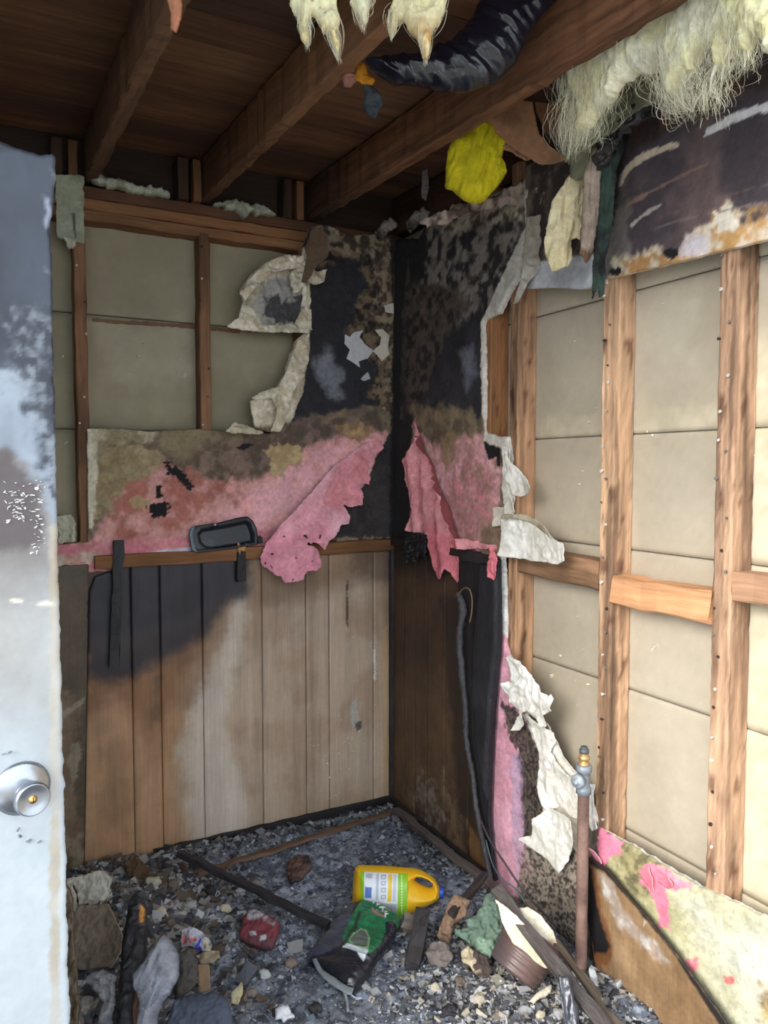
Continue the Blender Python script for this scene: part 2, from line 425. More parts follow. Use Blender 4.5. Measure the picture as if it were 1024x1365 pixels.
board('top_plate', (-2.3, .050, 2.424), (.05, .050, 2.424), .078, .038, M_WOOD, (134, 94, 62), wall_back, side=(0, 1, 0))
board('top_plate', (-2.3, .056, 2.466), (.05, .056, 2.466), .078, .040, M_WOOD, (92, 62, 44), wall_back, side=(0, 1, 0))
box('backing_board', -1.45, 0, .002, .012, 0, 1.16, M_PANEL, (66, 50, 40), wall_back)

PINK, PINK2, SOOT = (244, 184, 190), (220, 162, 158), (34, 32, 33)
dryA_poly = [(412, 303), (436, 300), (470, 314), (500, 312), (528, 318), (528, 726), (440, 734), (300, 748), (130, 762), (60, 770), (60, 728), (117, 722),
             (116, 572), (150, 571), (200, 575), (262, 572), (330, 578), (366, 578), (340, 570), (338, 556), (332, 536), (345, 524), (366, 516), (378, 500), (386, 474), (396, 452), (408, 442),
             (352, 441), (300, 437), (316, 425), (322, 404), (318, 388), (334, 366), (352, 350), (380, 342), (402, 340)]
paintA = painter(WA, fine=.3, base=((84, 75, 70), (50, 47, 50), 20), layers=[
    # mottled scorched upper part
    ([(415, 300), (530, 300), (530, 600), (490, 600), (480, 480), (470, 420), (415, 400)], ((132, 112, 90), (42, 38, 38), 40), .02, .9, .03, 18),
    ([(413, 300), (530, 300), (530, 350), (505, 385), (500, 340), (455, 335), (413, 350)], ((168, 154, 130), (74, 62, 54), 42), .012, .9, .02, 22),
    ([(505, 330), (530, 330), (530, 600), (505, 590), (515, 500), (500, 420)], ((160, 142, 118), (70, 58, 50), 48), .012, .85, .018, 30),
    ([(413, 360), (475, 345), (490, 380), (460, 440), (470, 470), (500, 480), (492, 545), (380, 570), (395, 525), (412, 470)], (46, 46, 52), .016, .95, .02, 20),
    ([(418, 480), (440, 465), (456, 500), (455, 530), (440, 528), (425, 505)], (136, 138, 148), .025, .8, .016, 30),
    # torn gypsum and paper left of the soot
    ([(300, 330), (413, 330), (413, 446), (412, 470), (404, 520), (382, 580), (300, 585)], ((226, 216, 196), (196, 184, 160), 30), .002, 1, .003, 60),
    ([(345, 380), (372, 366), (404, 372), (408, 430), (350, 436), (336, 410)], (158, 158, 160), .012, .8, .012, 40),
    ([(352, 400), (370, 392), (375, 405), (400, 395), (398, 425), (365, 434), (350, 420)], (62, 62, 68), .008, .9, .014, 50),
    # lower band: tan scorch going to pink
    ([(110, 566), (330, 570), (400, 560), (490, 540), (530, 560), (530, 770), (60, 775), (60, 715), (110, 715)], ((140, 126, 98), (112, 98, 84), 12), .008, 1, .008, 40),
    ([(270, 590), (380, 568), (500, 545), (530, 590), (490, 590), (400, 620), (300, 650), (230, 640)], ((134, 112, 104), (88, 76, 66), 26), .03, .85, .02, 25),
    ([(118, 722), (140, 690), (170, 640), (215, 616), (290, 640), (340, 640), (410, 600), (470, 575), (528, 580), (528, 740), (60, 775), (60, 722)], (PINK2, (178, 112, 100), 16), .02, .92, .02, 30),
    ([(330, 660), (410, 606), (480, 575), (528, 580), (528, 740), (250, 752), (280, 700)], (PINK, (236, 172, 170), 20), .03, .95, .02, 30),
    ([(60, 728), (250, 716), (330, 706), (400, 700), (400, 745), (130, 762), (60, 775)], ((226, 150, 156), (206, 128, 140), 20), .012, .95, .01, 30),
    ([(60, 738), (110, 735), (150, 742), (60, 765)], ((210, 196, 176), (190, 150, 140), 40), .008, .9, .01, 60),
    ([(186, 742), (215, 733), (258, 729), (254, 740), (200, 747)], (226, 220, 236), .003, 1, .004, 50),
    ([(124, 600), (165, 592), (205, 600), (222, 612), (190, 640), (165, 650), (150, 672), (148, 685), (135, 670), (128, 690)], ((166, 150, 116), (146, 130, 98), 30), .006, .95, .014, 40),
    ([(172, 668), (186, 660), (200, 668), (196, 678), (180, 678)], (178, 156, 120), .004, .9, .008, 50),
    ([(352, 600), (372, 592), (398, 594), (406, 610), (400, 622), (384, 620), (378, 636), (362, 634), (360, 615)], ((196, 172, 128), (176, 150, 110), 40), .004, .95, .008, 60),
    ([(448, 568), (480, 560), (500, 575), (480, 590), (462, 584)], ((186, 158, 112), (150, 120, 86), 40), .006, .9, .01, 60),
    ([(116, 572), (132, 572), (130, 640), (124, 705), (117, 705)], (214, 208, 186), .003, .95, .004, 50),
    ([(120, 572), (210, 572), (205, 590), (150, 592), (130, 610)], ((150, 140, 110), (196, 186, 160), 26), .01, .8, .012, 40),
    ([(195, 676), (203, 672), (213, 670), (222, 670), (227, 678), (220, 688), (204, 690)], (30, 28, 30), .002, 1, .010, 90),
    ([(208, 648), (214, 646), (216, 662), (209, 664)], (30, 28, 30), .002, 1, .006, 90),
    ([(220, 618), (236, 622), (246, 632), (258, 645), (252, 652), (238, 638), (222, 630)], (32, 30, 30), .002, 1, .010, 90),
    ([(312, 597), (332, 590), (338, 593), (324, 600)], (30, 28, 30), .002, 1, .004, 90),
    # charred wall behind the peeled paint
    ([(514, 588), (528, 560), (528, 722), (440, 722), (444, 700), (462, 668), (492, 640), (500, 612)], ((50, 46, 47), (62, 57, 56), 20), .004, 1, .004, 40),
    ([(360, 716), (528, 716), (528, 724), (440, 730), (360, 735)], ((150, 130, 104), (70, 58, 50), 50), .005, .9, .004, 60),
    ([(518, 300), (530, 300), (530, 740), (520, 740), (521, 560), (524, 420)], (26, 25, 27), .004, .9, .006, 50),
])
def reliefA(a, b, s):
    r = (fbm(a, b, 26, 4, 3)-.5)*.006
    t = sdist(a, b, WA.poly([(300, 330), (413, 330), (413, 446), (404, 520), (382, 580), (300, 585)]))
    m = sstep(t, -.01, .02)
    return r + m*((fbm(a, b, 22, 4, 8)-.5)*.05+(1-np.abs(2*fbm(a*1.4, b, 16, 3, 9)-1))*.03-.012)
drywall = sheet('drywall', WA, dryA_poly, M_PLASTER, wall_back, cell=.0042, thick=.012, jag=.003, paint=paintA, relief=reliefA, edge=(220, 214, 198))
tag(drywall, 'scorched pink painted drywall left of the corner, torn open at upper left')
# white scraps of bare paper on the soot
for pts, c in ([[(460, 446), (466, 449), (470, 444), (484, 440), (479, 449), (486, 458), (498, 468), (490, 478), (478, 482), (480, 490), (462, 478), (466, 466), (459, 458)], (206, 204, 208)],
          [[(500, 440), (510, 438), (519, 448), (517, 462), (519, 472), (509, 482), (502, 473), (497, 468), (506, 460), (508, 450)], (212, 202, 186)],
          [[(512, 407), (525, 403), (526, 418), (514, 416)], (210, 204, 190)], [[(480, 505), (490, 496), (494, 505), (484, 508)], (180, 180, 190)]):
    sheet('paper_scrap', WA.off(.003), pts, M_PLASTER, drywall, cell=.0022, thick=.001, jag=.0012, paint=c, relief=lambda a, b, s: .004*fbm(a, b, 40, 3, 2))
# torn facing paper: brown flap and cream curls
o = sheet('paper_flap', facing(420, 345, 2.93, .1, .25), [(416, 308), (428, 303), (437, 315), (438, 340), (425, 352), (408, 378), (402, 376), (410, 345), (406, 330)], M_CARD, drywall, cell=.003, thick=.002, jag=.002, paint=(112, 92, 74), wr=.006, edge=(210, 200, 180))
tag(o, 'brown flap of drywall facing paper curling away below the top plate')
crm = ((236, 228, 208), (206, 194, 168), 30)
for pts, d in (([(318, 392), (336, 368), (352, 352), (380, 340), (404, 342), (402, 356), (380, 360), (360, 366), (340, 384), (326, 402)], .04),
             ([(300, 436), (316, 424), (322, 405), (334, 410), (345, 432), (380, 436), (410, 440), (408, 444), (340, 443)], .035),
             ([(385, 368), (400, 352), (412, 345), (420, 362), (434, 360), (432, 376), (420, 380), (408, 376), (398, 390), (390, 392)], .03),
             ([(402, 380), (412, 384), (414, 440), (400, 440), (392, 430), (402, 410)], .02),
             ([(395, 455), (410, 446), (412, 470), (405, 500), (392, 520), (384, 548), (372, 576), (360, 575), (368, 545), (360, 530), (340, 534), (334, 530), (348, 522), (370, 515), (380, 495)], .02),
             ([(300, 575), (312, 562), (330, 568), (350, 576), (345, 579), (310, 578)], .03)):
    sheet('torn_gypsum', WA.off(d), pts, M_PLASTER, drywall, cell=.003, thick=.006, jag=.003, paint=painter(WA.off(d), crm, []), wr=.014, wsc=18, edge=(232, 226, 208))
tag(sheet('drywall_remnant', WA.off(.004), [(74, 232), (112, 234), (112, 326), (103, 322), (98, 328), (86, 318), (76, 316)], M_PLASTER, wall_back, cell=.004, thick=.012, jag=.003,
      paint=painter(WA, ((168, 172, 152), (150, 154, 134), 12), [([(96, 285), (99, 285), (103, 322), (99, 322)], (80, 78, 66), .002, .9, .003)]), edge=(210, 208, 196)),
    'small grey green leftover of drywall hanging beside the top of the door')
for pts in ([(76, 688), (92, 686), (102, 700), (100, 722), (78, 726)], [(84, 316), (100, 318), (103, 329), (92, 334)]):
    sheet('plaster_crumbs', WA.off(.0), pts, M_PLASTER, wall_back, cell=.004, thick=.02, jag=.006, paint=(188, 186, 168), wr=.012, wsc=40)

# peeled pink paint hanging off the left wall
pkA = WA.off(.055)
def relA(a, b, s):
    x0, y0 = pkA.at(515, 588); x1, y1 = pkA.at(352, 735)
    dx, dy = x1-x0, y1-y0; L = math.hypot(dx, dy); across = -((a-x0)*dy-(b-y0)*dx)/L
    along = ((a-x0)*dx+(b-y0)*dy)/L/L
    return -.05+.055*sstep(np.abs(across), 0, .14)+.05*sstep(along, .2, 1)+.012*np.sin(across*45+along*5)+(fbm(a, b, 24, 3, 4)-.5)*.02
def holesA(a, b):
    z = pkA.at(400, 745); t = np.hypot((a-z[0])*.7, b-z[1]); n = fbm(a, b, 60, 2, 12)
    return np.where(t < .12, (.80-n)*.1, .1)
flap = sheet('paint_flap', pkA, [(515, 583), (518, 597), (504, 608), (496, 616), (494, 630), (499, 636), (495, 646), (486, 645), (484, 660), (481, 672), (467, 676), (458, 672), (463, 690), (462, 698), (450, 700), (444, 712), (434, 720), (430, 732), (414, 722), (404, 724), (420, 732), (424, 748), (420, 758), (404, 760), (398, 770), (376, 775), (370, 768), (350, 756), (347, 742), (352, 732), (372, 700), (410, 662), (450, 622), (490, 592)],
      M_PLASTER, drywall, cell=.003, thick=.0015, jag=.0035, jsc=60, holes=holesA, relief=relA,
      paint=painter(pkA, ((248, 190, 202), (236, 172, 184), 14), [
          ([(340, 720), (430, 700), (440, 790), (330, 790)], ((238, 160, 178), (226, 146, 164), 30), .04, .9, .02),
          ([(450, 620), (515, 583), (510, 640), (470, 680), (430, 680)], ((200, 116, 114), (222, 134, 140), 20), .03, .7, .02)]), edge=(120, 76, 76))
tag(flap, 'large peeled pink paint flap hanging diagonally over the wainscot ledge')
sheet('paint_curl', WA.off(.03), [(406, 666), (419, 659), (424, 662), (410, 671)], M_PLASTER, drywall, cell=.003, thick=.004, jag=.001, paint=(92, 84, 80))

# ---- wainscot panelling on the left wall
paintPan = painter(WA, fine=.07, base=((188, 160, 132), (172, 142, 114), 5), layers=[
    ([(105, 880), (250, 880), (240, 1170), (105, 1170)], ((184, 142, 104), (164, 124, 88), 7), .06, .75, .02, 12),
    ([(240, 740), (530, 715), (530, 860), (420, 850), (330, 900), (290, 940), (250, 940)], ((146, 120, 98), (126, 104, 86), 8), .07, .8, .02, 12),
    ([(300, 900), (340, 820), (500, 760), (515, 900), (515, 1080), (290, 1120), (240, 1050)], ((194, 174, 154), (176, 152, 130), 7), .07, .75, .02, 12),
    ([(240, 1000), (262, 930), (300, 850), (316, 760), (328, 780), (320, 870), (300, 960), (330, 1060), (330, 1120), (260, 1130)], (218, 208, 196), .035, .6, .02, 14),
    ([(105, 880), (180, 870), (290, 820), (240, 930), (200, 980), (150, 930), (105, 960)], ((132, 92, 60), (116, 78, 52), 12), .05, .75, .02, 14),
    ([(105, 750), (330, 738), (328, 790), (300, 815), (275, 842), (240, 862), (215, 880), (160, 906), (105, 900)], ((44, 40, 46), (56, 50, 56), 8), .035, .96, .02, 12),
    ([(105, 750), (330, 738), (325, 775), (290, 800), (240, 830), (105, 850)], ((48, 46, 56), (40, 38, 46), 8), .03, .9, .01, 12),
    ([(203, 900), (214, 900), (212, 960), (204, 960)], (110, 88, 66), .01, .7, .01),
    ([(130, 1000), (175, 980), (172, 1120), (150, 1100)], (122, 94, 66), .03, .4, .02),
    ([(460, 720), (530, 715), (530, 780), (470, 775)], (60, 50, 46), .05, .6, .02),
    ([(508, 840), (518, 830), (518, 1080), (510, 1082)], (196, 162, 118), .006, .5, .003),
    ([(467, 935), (474, 930), (477, 960), (481, 966), (474, 974), (466, 960)], (190, 184, 176), .002, .8, .006, 90),
    ([(471, 962), (480, 960), (480, 972), (474, 973)], (46, 42, 42), .002, .8, .004, 90),
    ([(496, 865), (499, 865), (500, 905), (497, 905)], (226, 222, 214), .0015, .7, .003, 90),
    ([(460, 780), (463, 770), (463, 835), (460, 830)], (40, 36, 34), .001, .8, .003, 60)])
pan = empty('wainscot', (-.6, -.01, 0)); pan.parent = wall_back; pan.location = V3(-.6, -.01, 0)-WLOC[wall_back.name]
tag(pan, 'woodgrain wainscot panelling left of the corner, scorched black at its upper left')
gx = [WA.at(x, 900)[0] for x in (116.5, 175.5, 214, 270, 349, 407, 438, 496.5, 518)]
gx_all = sorted(gx)
for i in range(len(gx_all)-1):
    u0, u1 = gx_all[i]+.0009, gx_all[i+1]-.0009
    ul = u0 if i else WA.at(118, 790)[0]; ub = u0 if i else WA.at(112, 1160)[0]
    zt = 1.135 if i else 1.09
    sheet('plank', WA.off(.010), [(ub, .035), (u1, .035), (u1, 1.15), (ul+.012, 1.15) if i else (ul+.02, 1.115), (ul, 1.15 if i else 1.06)], M_PANEL, pan, cell=.006, thick=.007, jag=0, px=False, paint=paintPan,
          relief=lambda a, b, s: -.0025*(1-sstep(s, 0, .005)))
specks = []
for _ in range(60):
    x, y = rnd.choice([(rnd.gauss(445, 18), rnd.gauss(985, 45)), (rnd.gauss(497, 4), rnd.gauss(890, 25)), (rnd.gauss(470, 8), rnd.gauss(960, 60))])
    p = WA.off(.012).at(min(x, 514), y); specks.append(WA.off(.0125).P(p[0], p[1], 0))
tag(lumps('plaster_specks', specks, rs.uniform(.003, .008, 60), M_CHIP, (226, 222, 214), pan, thin=.3), kind='stuff')
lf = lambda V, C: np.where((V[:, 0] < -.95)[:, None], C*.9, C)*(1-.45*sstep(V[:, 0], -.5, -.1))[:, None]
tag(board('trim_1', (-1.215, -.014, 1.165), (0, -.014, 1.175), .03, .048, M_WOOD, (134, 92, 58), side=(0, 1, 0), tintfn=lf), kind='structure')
tag(board('trim_2', (-.012, -.016, .02), (-.012, -.016, 1.19), .024, .024, M_CHAR, (50, 47, 50), side=(1, 0, 0)), kind='structure')
sheet('plywood_strip', WA.off(.002), [(52, 756), (118, 752), (119, 900), (113, 1170), (52, 1185)], M_PANEL, wall_back, cell=.006, thick=.008, jag=.003,
    paint=painter(WA, ((98, 84, 66), (84, 72, 58), 6), [([(76, 930), (100, 930), (108, 1165), (76, 1165)], ((126, 104, 84), (140, 118, 96), 10), .02, .9, .02),
        ([(52, 756), (118, 752), (118, 772), (52, 776)], (84, 78, 64), .01, .8, .01), ([(84, 950), (112, 930), (113, 936), (84, 958)], (160, 150, 130), .003, .8, .006, 60),
        ([(92, 1000), (106, 985), (108, 1010), (100, 1040), (94, 1060)], (156, 148, 130), .003, .6, .01, 60), ([(78, 1090), (112, 1100), (112, 1170), (78, 1170)], ((150, 136, 116), (110, 92, 76), 30), .02, .9, .02)]))
tag(board('baseboard_back', (-1.03, -.022, .035), (0, -.022, .035), .016, .085, M_CHAR, (34, 32, 36), side=(0, 1, 0)), kind='structure')

# ---- right wall
wall_right = empty('wall_right', (.05, -1.2, 0), kind='structure')
zs = [0, .435, .855, 1.264, 1.598, 2.005, 2.5]
yb = [-2.75, -1.64, -.815, .09]
for k in range(6):
    for j in range(3):
        sheet('sheathing_board', WB.off(-.09), [(-yb[j+1]+.0015, zs[k]+.0015), (-yb[j]-.0015, zs[k]+.0015), (-yb[j]-.0015, zs[k+1]-.0015), (-yb[j+1]+.0015, zs[k+1]-.0015)], M_BOARD, wall_right,
          cell=.012 if j else .02, thick=.011, jag=0, px=False, relief=lambda a, b, s: -.003*(1-sstep(s, 0, .006)),
          paint=painter(WB.off(-.09), ((188, 177, 158), (176, 165, 146), 2.5), fine=.05, layers=[
            ([(720, 555), (1024, 535), (1024, 572), (720, 584)], ((206, 196, 172), (186, 176, 150), 20), .008, .6, .01),
            ([(722, 352), (1024, 300), (1024, 345), (722, 416)], (200, 192, 170), .004, .5, .004),
            ([(855, 420), (930, 400), (930, 470), (855, 480)], (200, 192, 172), .05, .5, .03),
            ([(1000, 450), (1040, 450), (1040, 1250), (990, 1250)], ((214, 204, 178), (196, 186, 158), 30), .03, .8, .01)]))
box('outer_siding', .106, .118, -2.75, .118, -.05, 2.9, M_BOARD, (208, 200, 180), wall_right)  # same added skin here, stops skylight leaking between the boards
for i, (y, w_, tn, st) in enumerate(((-.665, .042, (150, 104, 68), ()), (-.815, .048, (188, 146, 112), ()), (-1.25, .052, (194, 156, 124), ((.5, .75, .5), (1.3, 1.5, .5), (1.75, 1.95, .6))), (-1.64, .052, (182, 146, 118), ()), (-2.05, .05, (182, 146, 118), ()), (-2.46, .05, (170, 122, 86), ()))):
    def tf(V, C, i=i, y=y):
        k = sstep(fbm(V[:, 2]*1.7+i*4, V[:, 0]*60+V[:, 1]*45, 1, 4, i+2, .6), .47, .60)[:, None]*(.62 if i >= 2 else .2)
        kn = sstep(fbm(V[:, 2]*14+i*4, V[:, 0]*50+V[:, 1]*50, 1, 2, i+12), .72, .80)[:, None]*.7
        C = C*(1-k)+lin((98, 72, 56))*k
        return C*(1-kn)+lin((84, 46, 30))*kn
    s = board('stud', (.052, y, 0), (.052, y, 2.5), .078, w_, M_STUD, tn, wall_right, side=(1, 0, 0), tintfn=tf, seg=120, dense=True, rough=.0005)
    if i in (2, 3):
        nails(s, WB.off(-.012), -y, [.5+.068*k+rnd.uniform(-.025, .025) for k in range(23)])
board('bottom_plate', (.052, 0, .02), (.052, -2.7, .02), .078, .038, M_WOOD, (90, 70, 56), wall_right, side=(1, 0, 0))
board('nogging', (.05, -.845, 1.195), (.05, -1.222, 1.185), .07, .088, M_WOOD, (146, 112, 84), wall_right, side=(1, 0, 0), rough=.001)
board('nogging', (.040, -1.279, 1.155), (.046, -1.612, 1.155), .07, .082, M_WOOD, (206, 152, 110), wall_right, side=(1, 0, 0), rough=.0015, chew=.008)
board('nogging', (.040, -1.672, 1.22), (.05, -2.02, 1.215), .07, .07, M_WOOD, (172, 132, 104), wall_right, side=(1, 0, 0), rough=.0015, chew=.008)
spk = []
for (x, y) in [(766, 455), (762, 457), (770, 452), (795, 545), (785, 562), (777, 628), (772, 645), (875, 862), (870, 866), (747, 873), (771, 822), (776, 867), (736, 901), (768, 907), (770, 940), (884, 405), (1004, 607), (960, 565), (863, 575), (870, 580), (785, 912)]:
    p = WB.off(-.088); q = p.at(x, y); spk.append(p.P(q[0], q[1], .0))
tag(lumps('plaster_specks', spk, rs.uniform(.005, .014, len(spk)), M_CHIP, (226, 220, 204), wall_right, thin=.3), kind='stuff')

dryB_poly = [(520, 318), (556, 318), (570, 296), (600, 280), (640, 262), (672, 250), (700, 236), (730, 222), (756, 220), (750, 250), (730, 280), (705, 292), (698, 310), (696, 345), (690, 372), (672, 402), (664, 418), (646, 426), (644, 432), (646, 500), (645, 575), (660, 582), (676, 582), (680, 600), (681, 640), (682, 672), (676, 700), (670, 735), (672, 790), (674, 830), (673, 858), (677, 872), (690, 888), (702, 910), (704, 950), (725, 965), (738, 990), (745, 1010), (768, 1038), (778, 1060), (790, 1078), (794, 1103), (830, 1122), (868, 1145), (930, 1182), (980, 1205), (1024, 1228), (1150, 1290), (1400, 1420), (1400, 1900), (860, 1390), (640, 1168), (515, 1085)]
blk = (42, 40, 43)
paintB = painter(WB, fine=.3, base=((84, 76, 73), (50, 48, 50), 18), layers=[
    # upper scorch: grey flames of ash over black
    ([(565, 300), (700, 236), (760, 215), (700, 300), (696, 350), (670, 410), (640, 430), (560, 440)], ((146, 138, 130), (44, 40, 42), 30), .02, .9, .02, 14),
    ([(600, 280), (700, 232), (760, 215), (740, 262), (700, 290), (640, 300), (590, 310)], ((190, 178, 160), (86, 70, 58), 36), .012, .9, .02, 26),
    ([(540, 380), (600, 380), (640, 400), (600, 450), (590, 560), (540, 570)], ((98, 84, 76), (46, 40, 40), 34), .02, .85, .02, 16),
    ([(600, 440), (640, 420), (648, 430), (648, 590), (600, 570), (560, 540), (580, 480)], ((45, 44, 49), (54, 52, 58), 10), .018, .95, .02, 16),
    ([(614, 470), (630, 460), (636, 500), (622, 520)], (132, 134, 150), .025, .65, .012, 26),
    ([(527, 300), (568, 300), (566, 372), (548, 372), (544, 340), (536, 420), (533, 560), (548, 580), (540, 740), (520, 740)], blk, .006, 1, .008, 30),
    ([(522, 560), (552, 560), (548, 600), (545, 740), (520, 740)], blk, .005, 1, .006, 30),
    # brown to tan to pink
    ([(548, 545), (600, 540), (650, 560), (682, 590), (682, 740), (560, 735), (555, 600)], ((142, 126, 100), (110, 94, 78), 20), .02, .95, .02, 24),
    ([(552, 570), (590, 600), (610, 580), (655, 590), (668, 640), (655, 700), (640, 740), (560, 740), (545, 640)], ((238, 180, 184), (200, 148, 148), 40), .02, .92, .024, 26),
    ([(600, 650), (630, 600), (660, 640), (660, 720), (620, 730)], ((208, 130, 146), (150, 122, 102), 70), .02, .7, .02, 40),
    ([(588, 585), (606, 575), (604, 612), (596, 628), (588, 610)], (150, 126, 96), .012, .9, .01, 30),
    ([(646, 583), (656, 578), (664, 588), (668, 610), (666, 626), (660, 610), (652, 612), (646, 600)], (28, 25, 26), .002, 1, .006, 60),
    ([(640, 700), (675, 690), (672, 745), (640, 740)], ((160, 136, 112), (130, 108, 92), 30), .01, .9, .01, 30),
    ([(563, 596), (570, 592), (572, 606), (566, 608)], (206, 186, 150), .003, .9, .006, 60), ([(574, 634), (585, 630), (583, 645), (576, 644)], (206, 190, 156), .003, .9, .006, 60),
    # white broken edge
    ([(648, 415), (700, 300), (700, 240), (705, 240), (704, 320), (680, 410), (664, 430), (652, 432), (652, 575), (690, 570), (690, 680), (679, 680), (675, 600), (645, 588), (641, 500), (641, 428)], (214, 208, 196), .0025, .95, .004, 60),
    ([(668, 735), (680, 735), (680, 870), (672, 872), (662, 850), (666, 780)], (226, 224, 218), .003, 1, .003, 60),
    # lower part: pink left, sooty middle, pale right
    ([(640, 840), (680, 860), (720, 960), (790, 1060), (800, 1120), (800, 1400), (620, 1400), (620, 860)], ((136, 124, 114), (46, 42, 42), 110), .006, 1, .006, 40),
    ([(640, 800), (672, 850), (690, 900), (700, 980), (700, 1110), (706, 1160), (690, 1190), (640, 1170), (640, 900)], ((240, 178, 198), (228, 162, 180), 10), .012, .96, .02, 26),
    ([(668, 935), (684, 940), (700, 960), (716, 1000), (726, 1040), (726, 1085), (712, 1110), (700, 1120), (694, 1060), (690, 1000), (676, 980)], ((34, 31, 32), (96, 84, 74), 120), .006, .95, .012, 50),
    ([(680, 1000), (694, 1010), (698, 1120), (690, 1180), (682, 1120)], (184, 164, 196), .012, .6, .012, 40),
    ([(700, 1110), (800, 1100), (800, 1300), (700, 1260), (690, 1180)], ((52, 47, 46), (160, 148, 134), 120), .012, .85, .016, 50),
    ([(726, 1000), (735, 985), (770, 1035), (795, 1070), (795, 1120), (772, 1140), (725, 1085), (716, 1040)], ((232, 228, 218), (214, 206, 192), 16), .002, 1, .003, 60),
    ([(676, 875), (704, 885), (704, 960), (745, 985), (740, 1010), (722, 1010), (700, 960), (684, 920)], ((230, 226, 216), (206, 198, 184), 20), .003, 1, .004, 60),
    ([(790, 1095), (1400, 1400), (1400, 1900), (790, 1400)], ((192, 187, 154), (174, 168, 128), 5), .004, 1, .002, 40),
    ([(900, 1180), (1400, 1400), (1400, 1900), (980, 1420), (960, 1300)], ((206, 206, 194), (196, 194, 174), 6), .09, .85, .02, 20),
    ([(788, 1092), (812, 1110), (806, 1180), (812, 1300), (780, 1300), (780, 1100)], ((56, 50, 48), (96, 84, 70), 40), .008, .95, .012, 40),
    ([(822, 1118), (880, 1150), (872, 1185), (850, 1200), (830, 1180), (820, 1150)], ((92, 84, 60), (150, 140, 100), 60), .015, .85, .016, 40),
    ([(796, 1102), (830, 1122), (826, 1138), (812, 1144), (806, 1158), (798, 1140)], (224, 130, 156), .002, 1, .006, 60),
    ([(858, 1154), (870, 1150), (896, 1164), (900, 1172), (886, 1180), (892, 1210), (894, 1240), (880, 1236), (876, 1210), (864, 1186), (852, 1176)], (226, 128, 150), .002, 1, .006, 50),
    ([(884, 1172), (910, 1172), (918, 1184), (900, 1186), (890, 1182)], (222, 130, 150), .002, 1, .006, 50), ([(868, 1150), (920, 1178), (924, 1188), (905, 1180)], (226, 150, 166), .002, .9, .006, 50),
    ([(916, 1280), (930, 1275), (934, 1290), (924, 1298), (918, 1294)], (220, 130, 140), .002, 1, .006, 50), ([(965, 1302), (982, 1302), (980, 1312), (968, 1311)], (206, 116, 110), .002, 1, .004, 50),
    ([(1016, 1312), (1060, 1320), (1060, 1400), (1012, 1360)], ((130, 98, 60), (180, 160, 110), 30), .01, .9, .012, 40)])
def reliefB(a, b, s):
    r = (fbm(a, b, 26, 4, 33)-.5)*.006
    return r - .006*(1-sstep(s, 0, .012))
drB = sheet('drywall', WB, dryB_poly, M_PLASTER, wall_right, cell=.0046, thick=.012, jag=.003, paint=paintB, relief=reliefB, edge=(226, 224, 218))
tag(drB, 'burned pink and soot black drywall right of the corner, broken away from the studs')
# scorched drywall band under the ceiling
paintH = painter(WB, ((112, 93, 93), (76, 67, 72), 7), [
    ([(690, 200), (812, 170), (822, 350), (690, 350)], ((120, 106, 94), (58, 50, 48), 18), .01, 1, .01, 30),
    ([(712, 350), (806, 336), (806, 400), (700, 400)], ((206, 208, 214), (180, 182, 188), 14), .006, 1, .006, 40),
    ([(800, 300), (835, 230), (840, 330), (820, 380), (800, 372)], ((120, 114, 110), (84, 76, 74), 16), .015, .9, .012, 30),
    ([(820, 345), (870, 330), (900, 340), (880, 362), (810, 375)], ((214, 200, 176), (176, 132, 84), 40), .010, .95, .012, 40),
    ([(905, 335), (930, 300), (955, 285), (970, 270), (990, 290), (1024, 280), (1080, 270), (1080, 330), (880, 362)], ((196, 152, 96), (226, 210, 190), 26), .012, .95, .016, 30),
    ([(915, 318), (945, 312), (945, 335), (905, 345)], (208, 202, 212), .008, .8, .008, 40),
    ([(955, 282), (975, 275), (985, 300), (965, 312), (950, 300)], (230, 222, 206), .006, .9, .012, 60),
    ([(825, 250), (826, 236), (836, 220), (856, 204), (880, 195), (905, 189), (906, 195), (884, 203), (860, 214), (840, 228), (830, 246)], (210, 192, 170), .0015, 1, .002, 60),
    ([(940, 182), (942, 172), (970, 155), (1000, 143), (1060, 128), (1060, 142), (1010, 152), (980, 162), (958, 174)], (226, 222, 224), .0015, 1, .002, 60),
    ([(835, 272), (870, 252), (910, 232), (945, 216), (946, 218), (912, 235), (872, 256), (838, 276)], (150, 120, 104), .0015, .8, .003, 40),
    ([(840, 300), (858, 284), (880, 272), (882, 274), (860, 288), (842, 304)], (200, 190, 180), .001, .8, .002, 40),
    ([(870, 306), (905, 292), (980, 276), (1060, 262), (1060, 264), (980, 279), (906, 295)], (130, 116, 112), .001, .8, .003, 40),
    ([(880, 290), (960, 262), (1040, 240), (1040, 242), (960, 265)], (112, 96, 92), .001, .8, .003, 40),
    ([(840, 160), (960, 100), (1060, 60), (1060, 110), (940, 150), (840, 200)], ((96, 66, 52), (54, 42, 40), 20), .02, .85, .02, 20),
    ([(884, 336), (890, 331), (902, 332), (905, 338), (898, 345), (888, 344)], (24, 24, 28), .0015, 1, .002, 60),
    ([(811, 362), (816, 357), (827, 357), (829, 362), (824, 367), (815, 368)], (26, 26, 30), .0015, 1, .002, 60),
    ([(800, 190), (840, 170), (830, 235), (818, 300), (803, 300)], (32, 34, 34), .01, .9, .01, 30)])
hd = sheet('drywall', WB.off(.001), [(702, 385), (720, 384), (745, 383), (775, 386), (806, 378), (806, 372), (900, 350), (1024, 319), (1100, 298), (1400, 215), (1400, -220), (1100, 0), (965, 69), (820, 150), (700, 222), (702, 300)], M_PLASTER, wall_right, cell=.005, thick=.014, jag=.0015,
      paint=paintH, edge=(222, 212, 190), relief=lambda a, b, s: (fbm(a, b, 30, 4, 5)-.5)*.004)
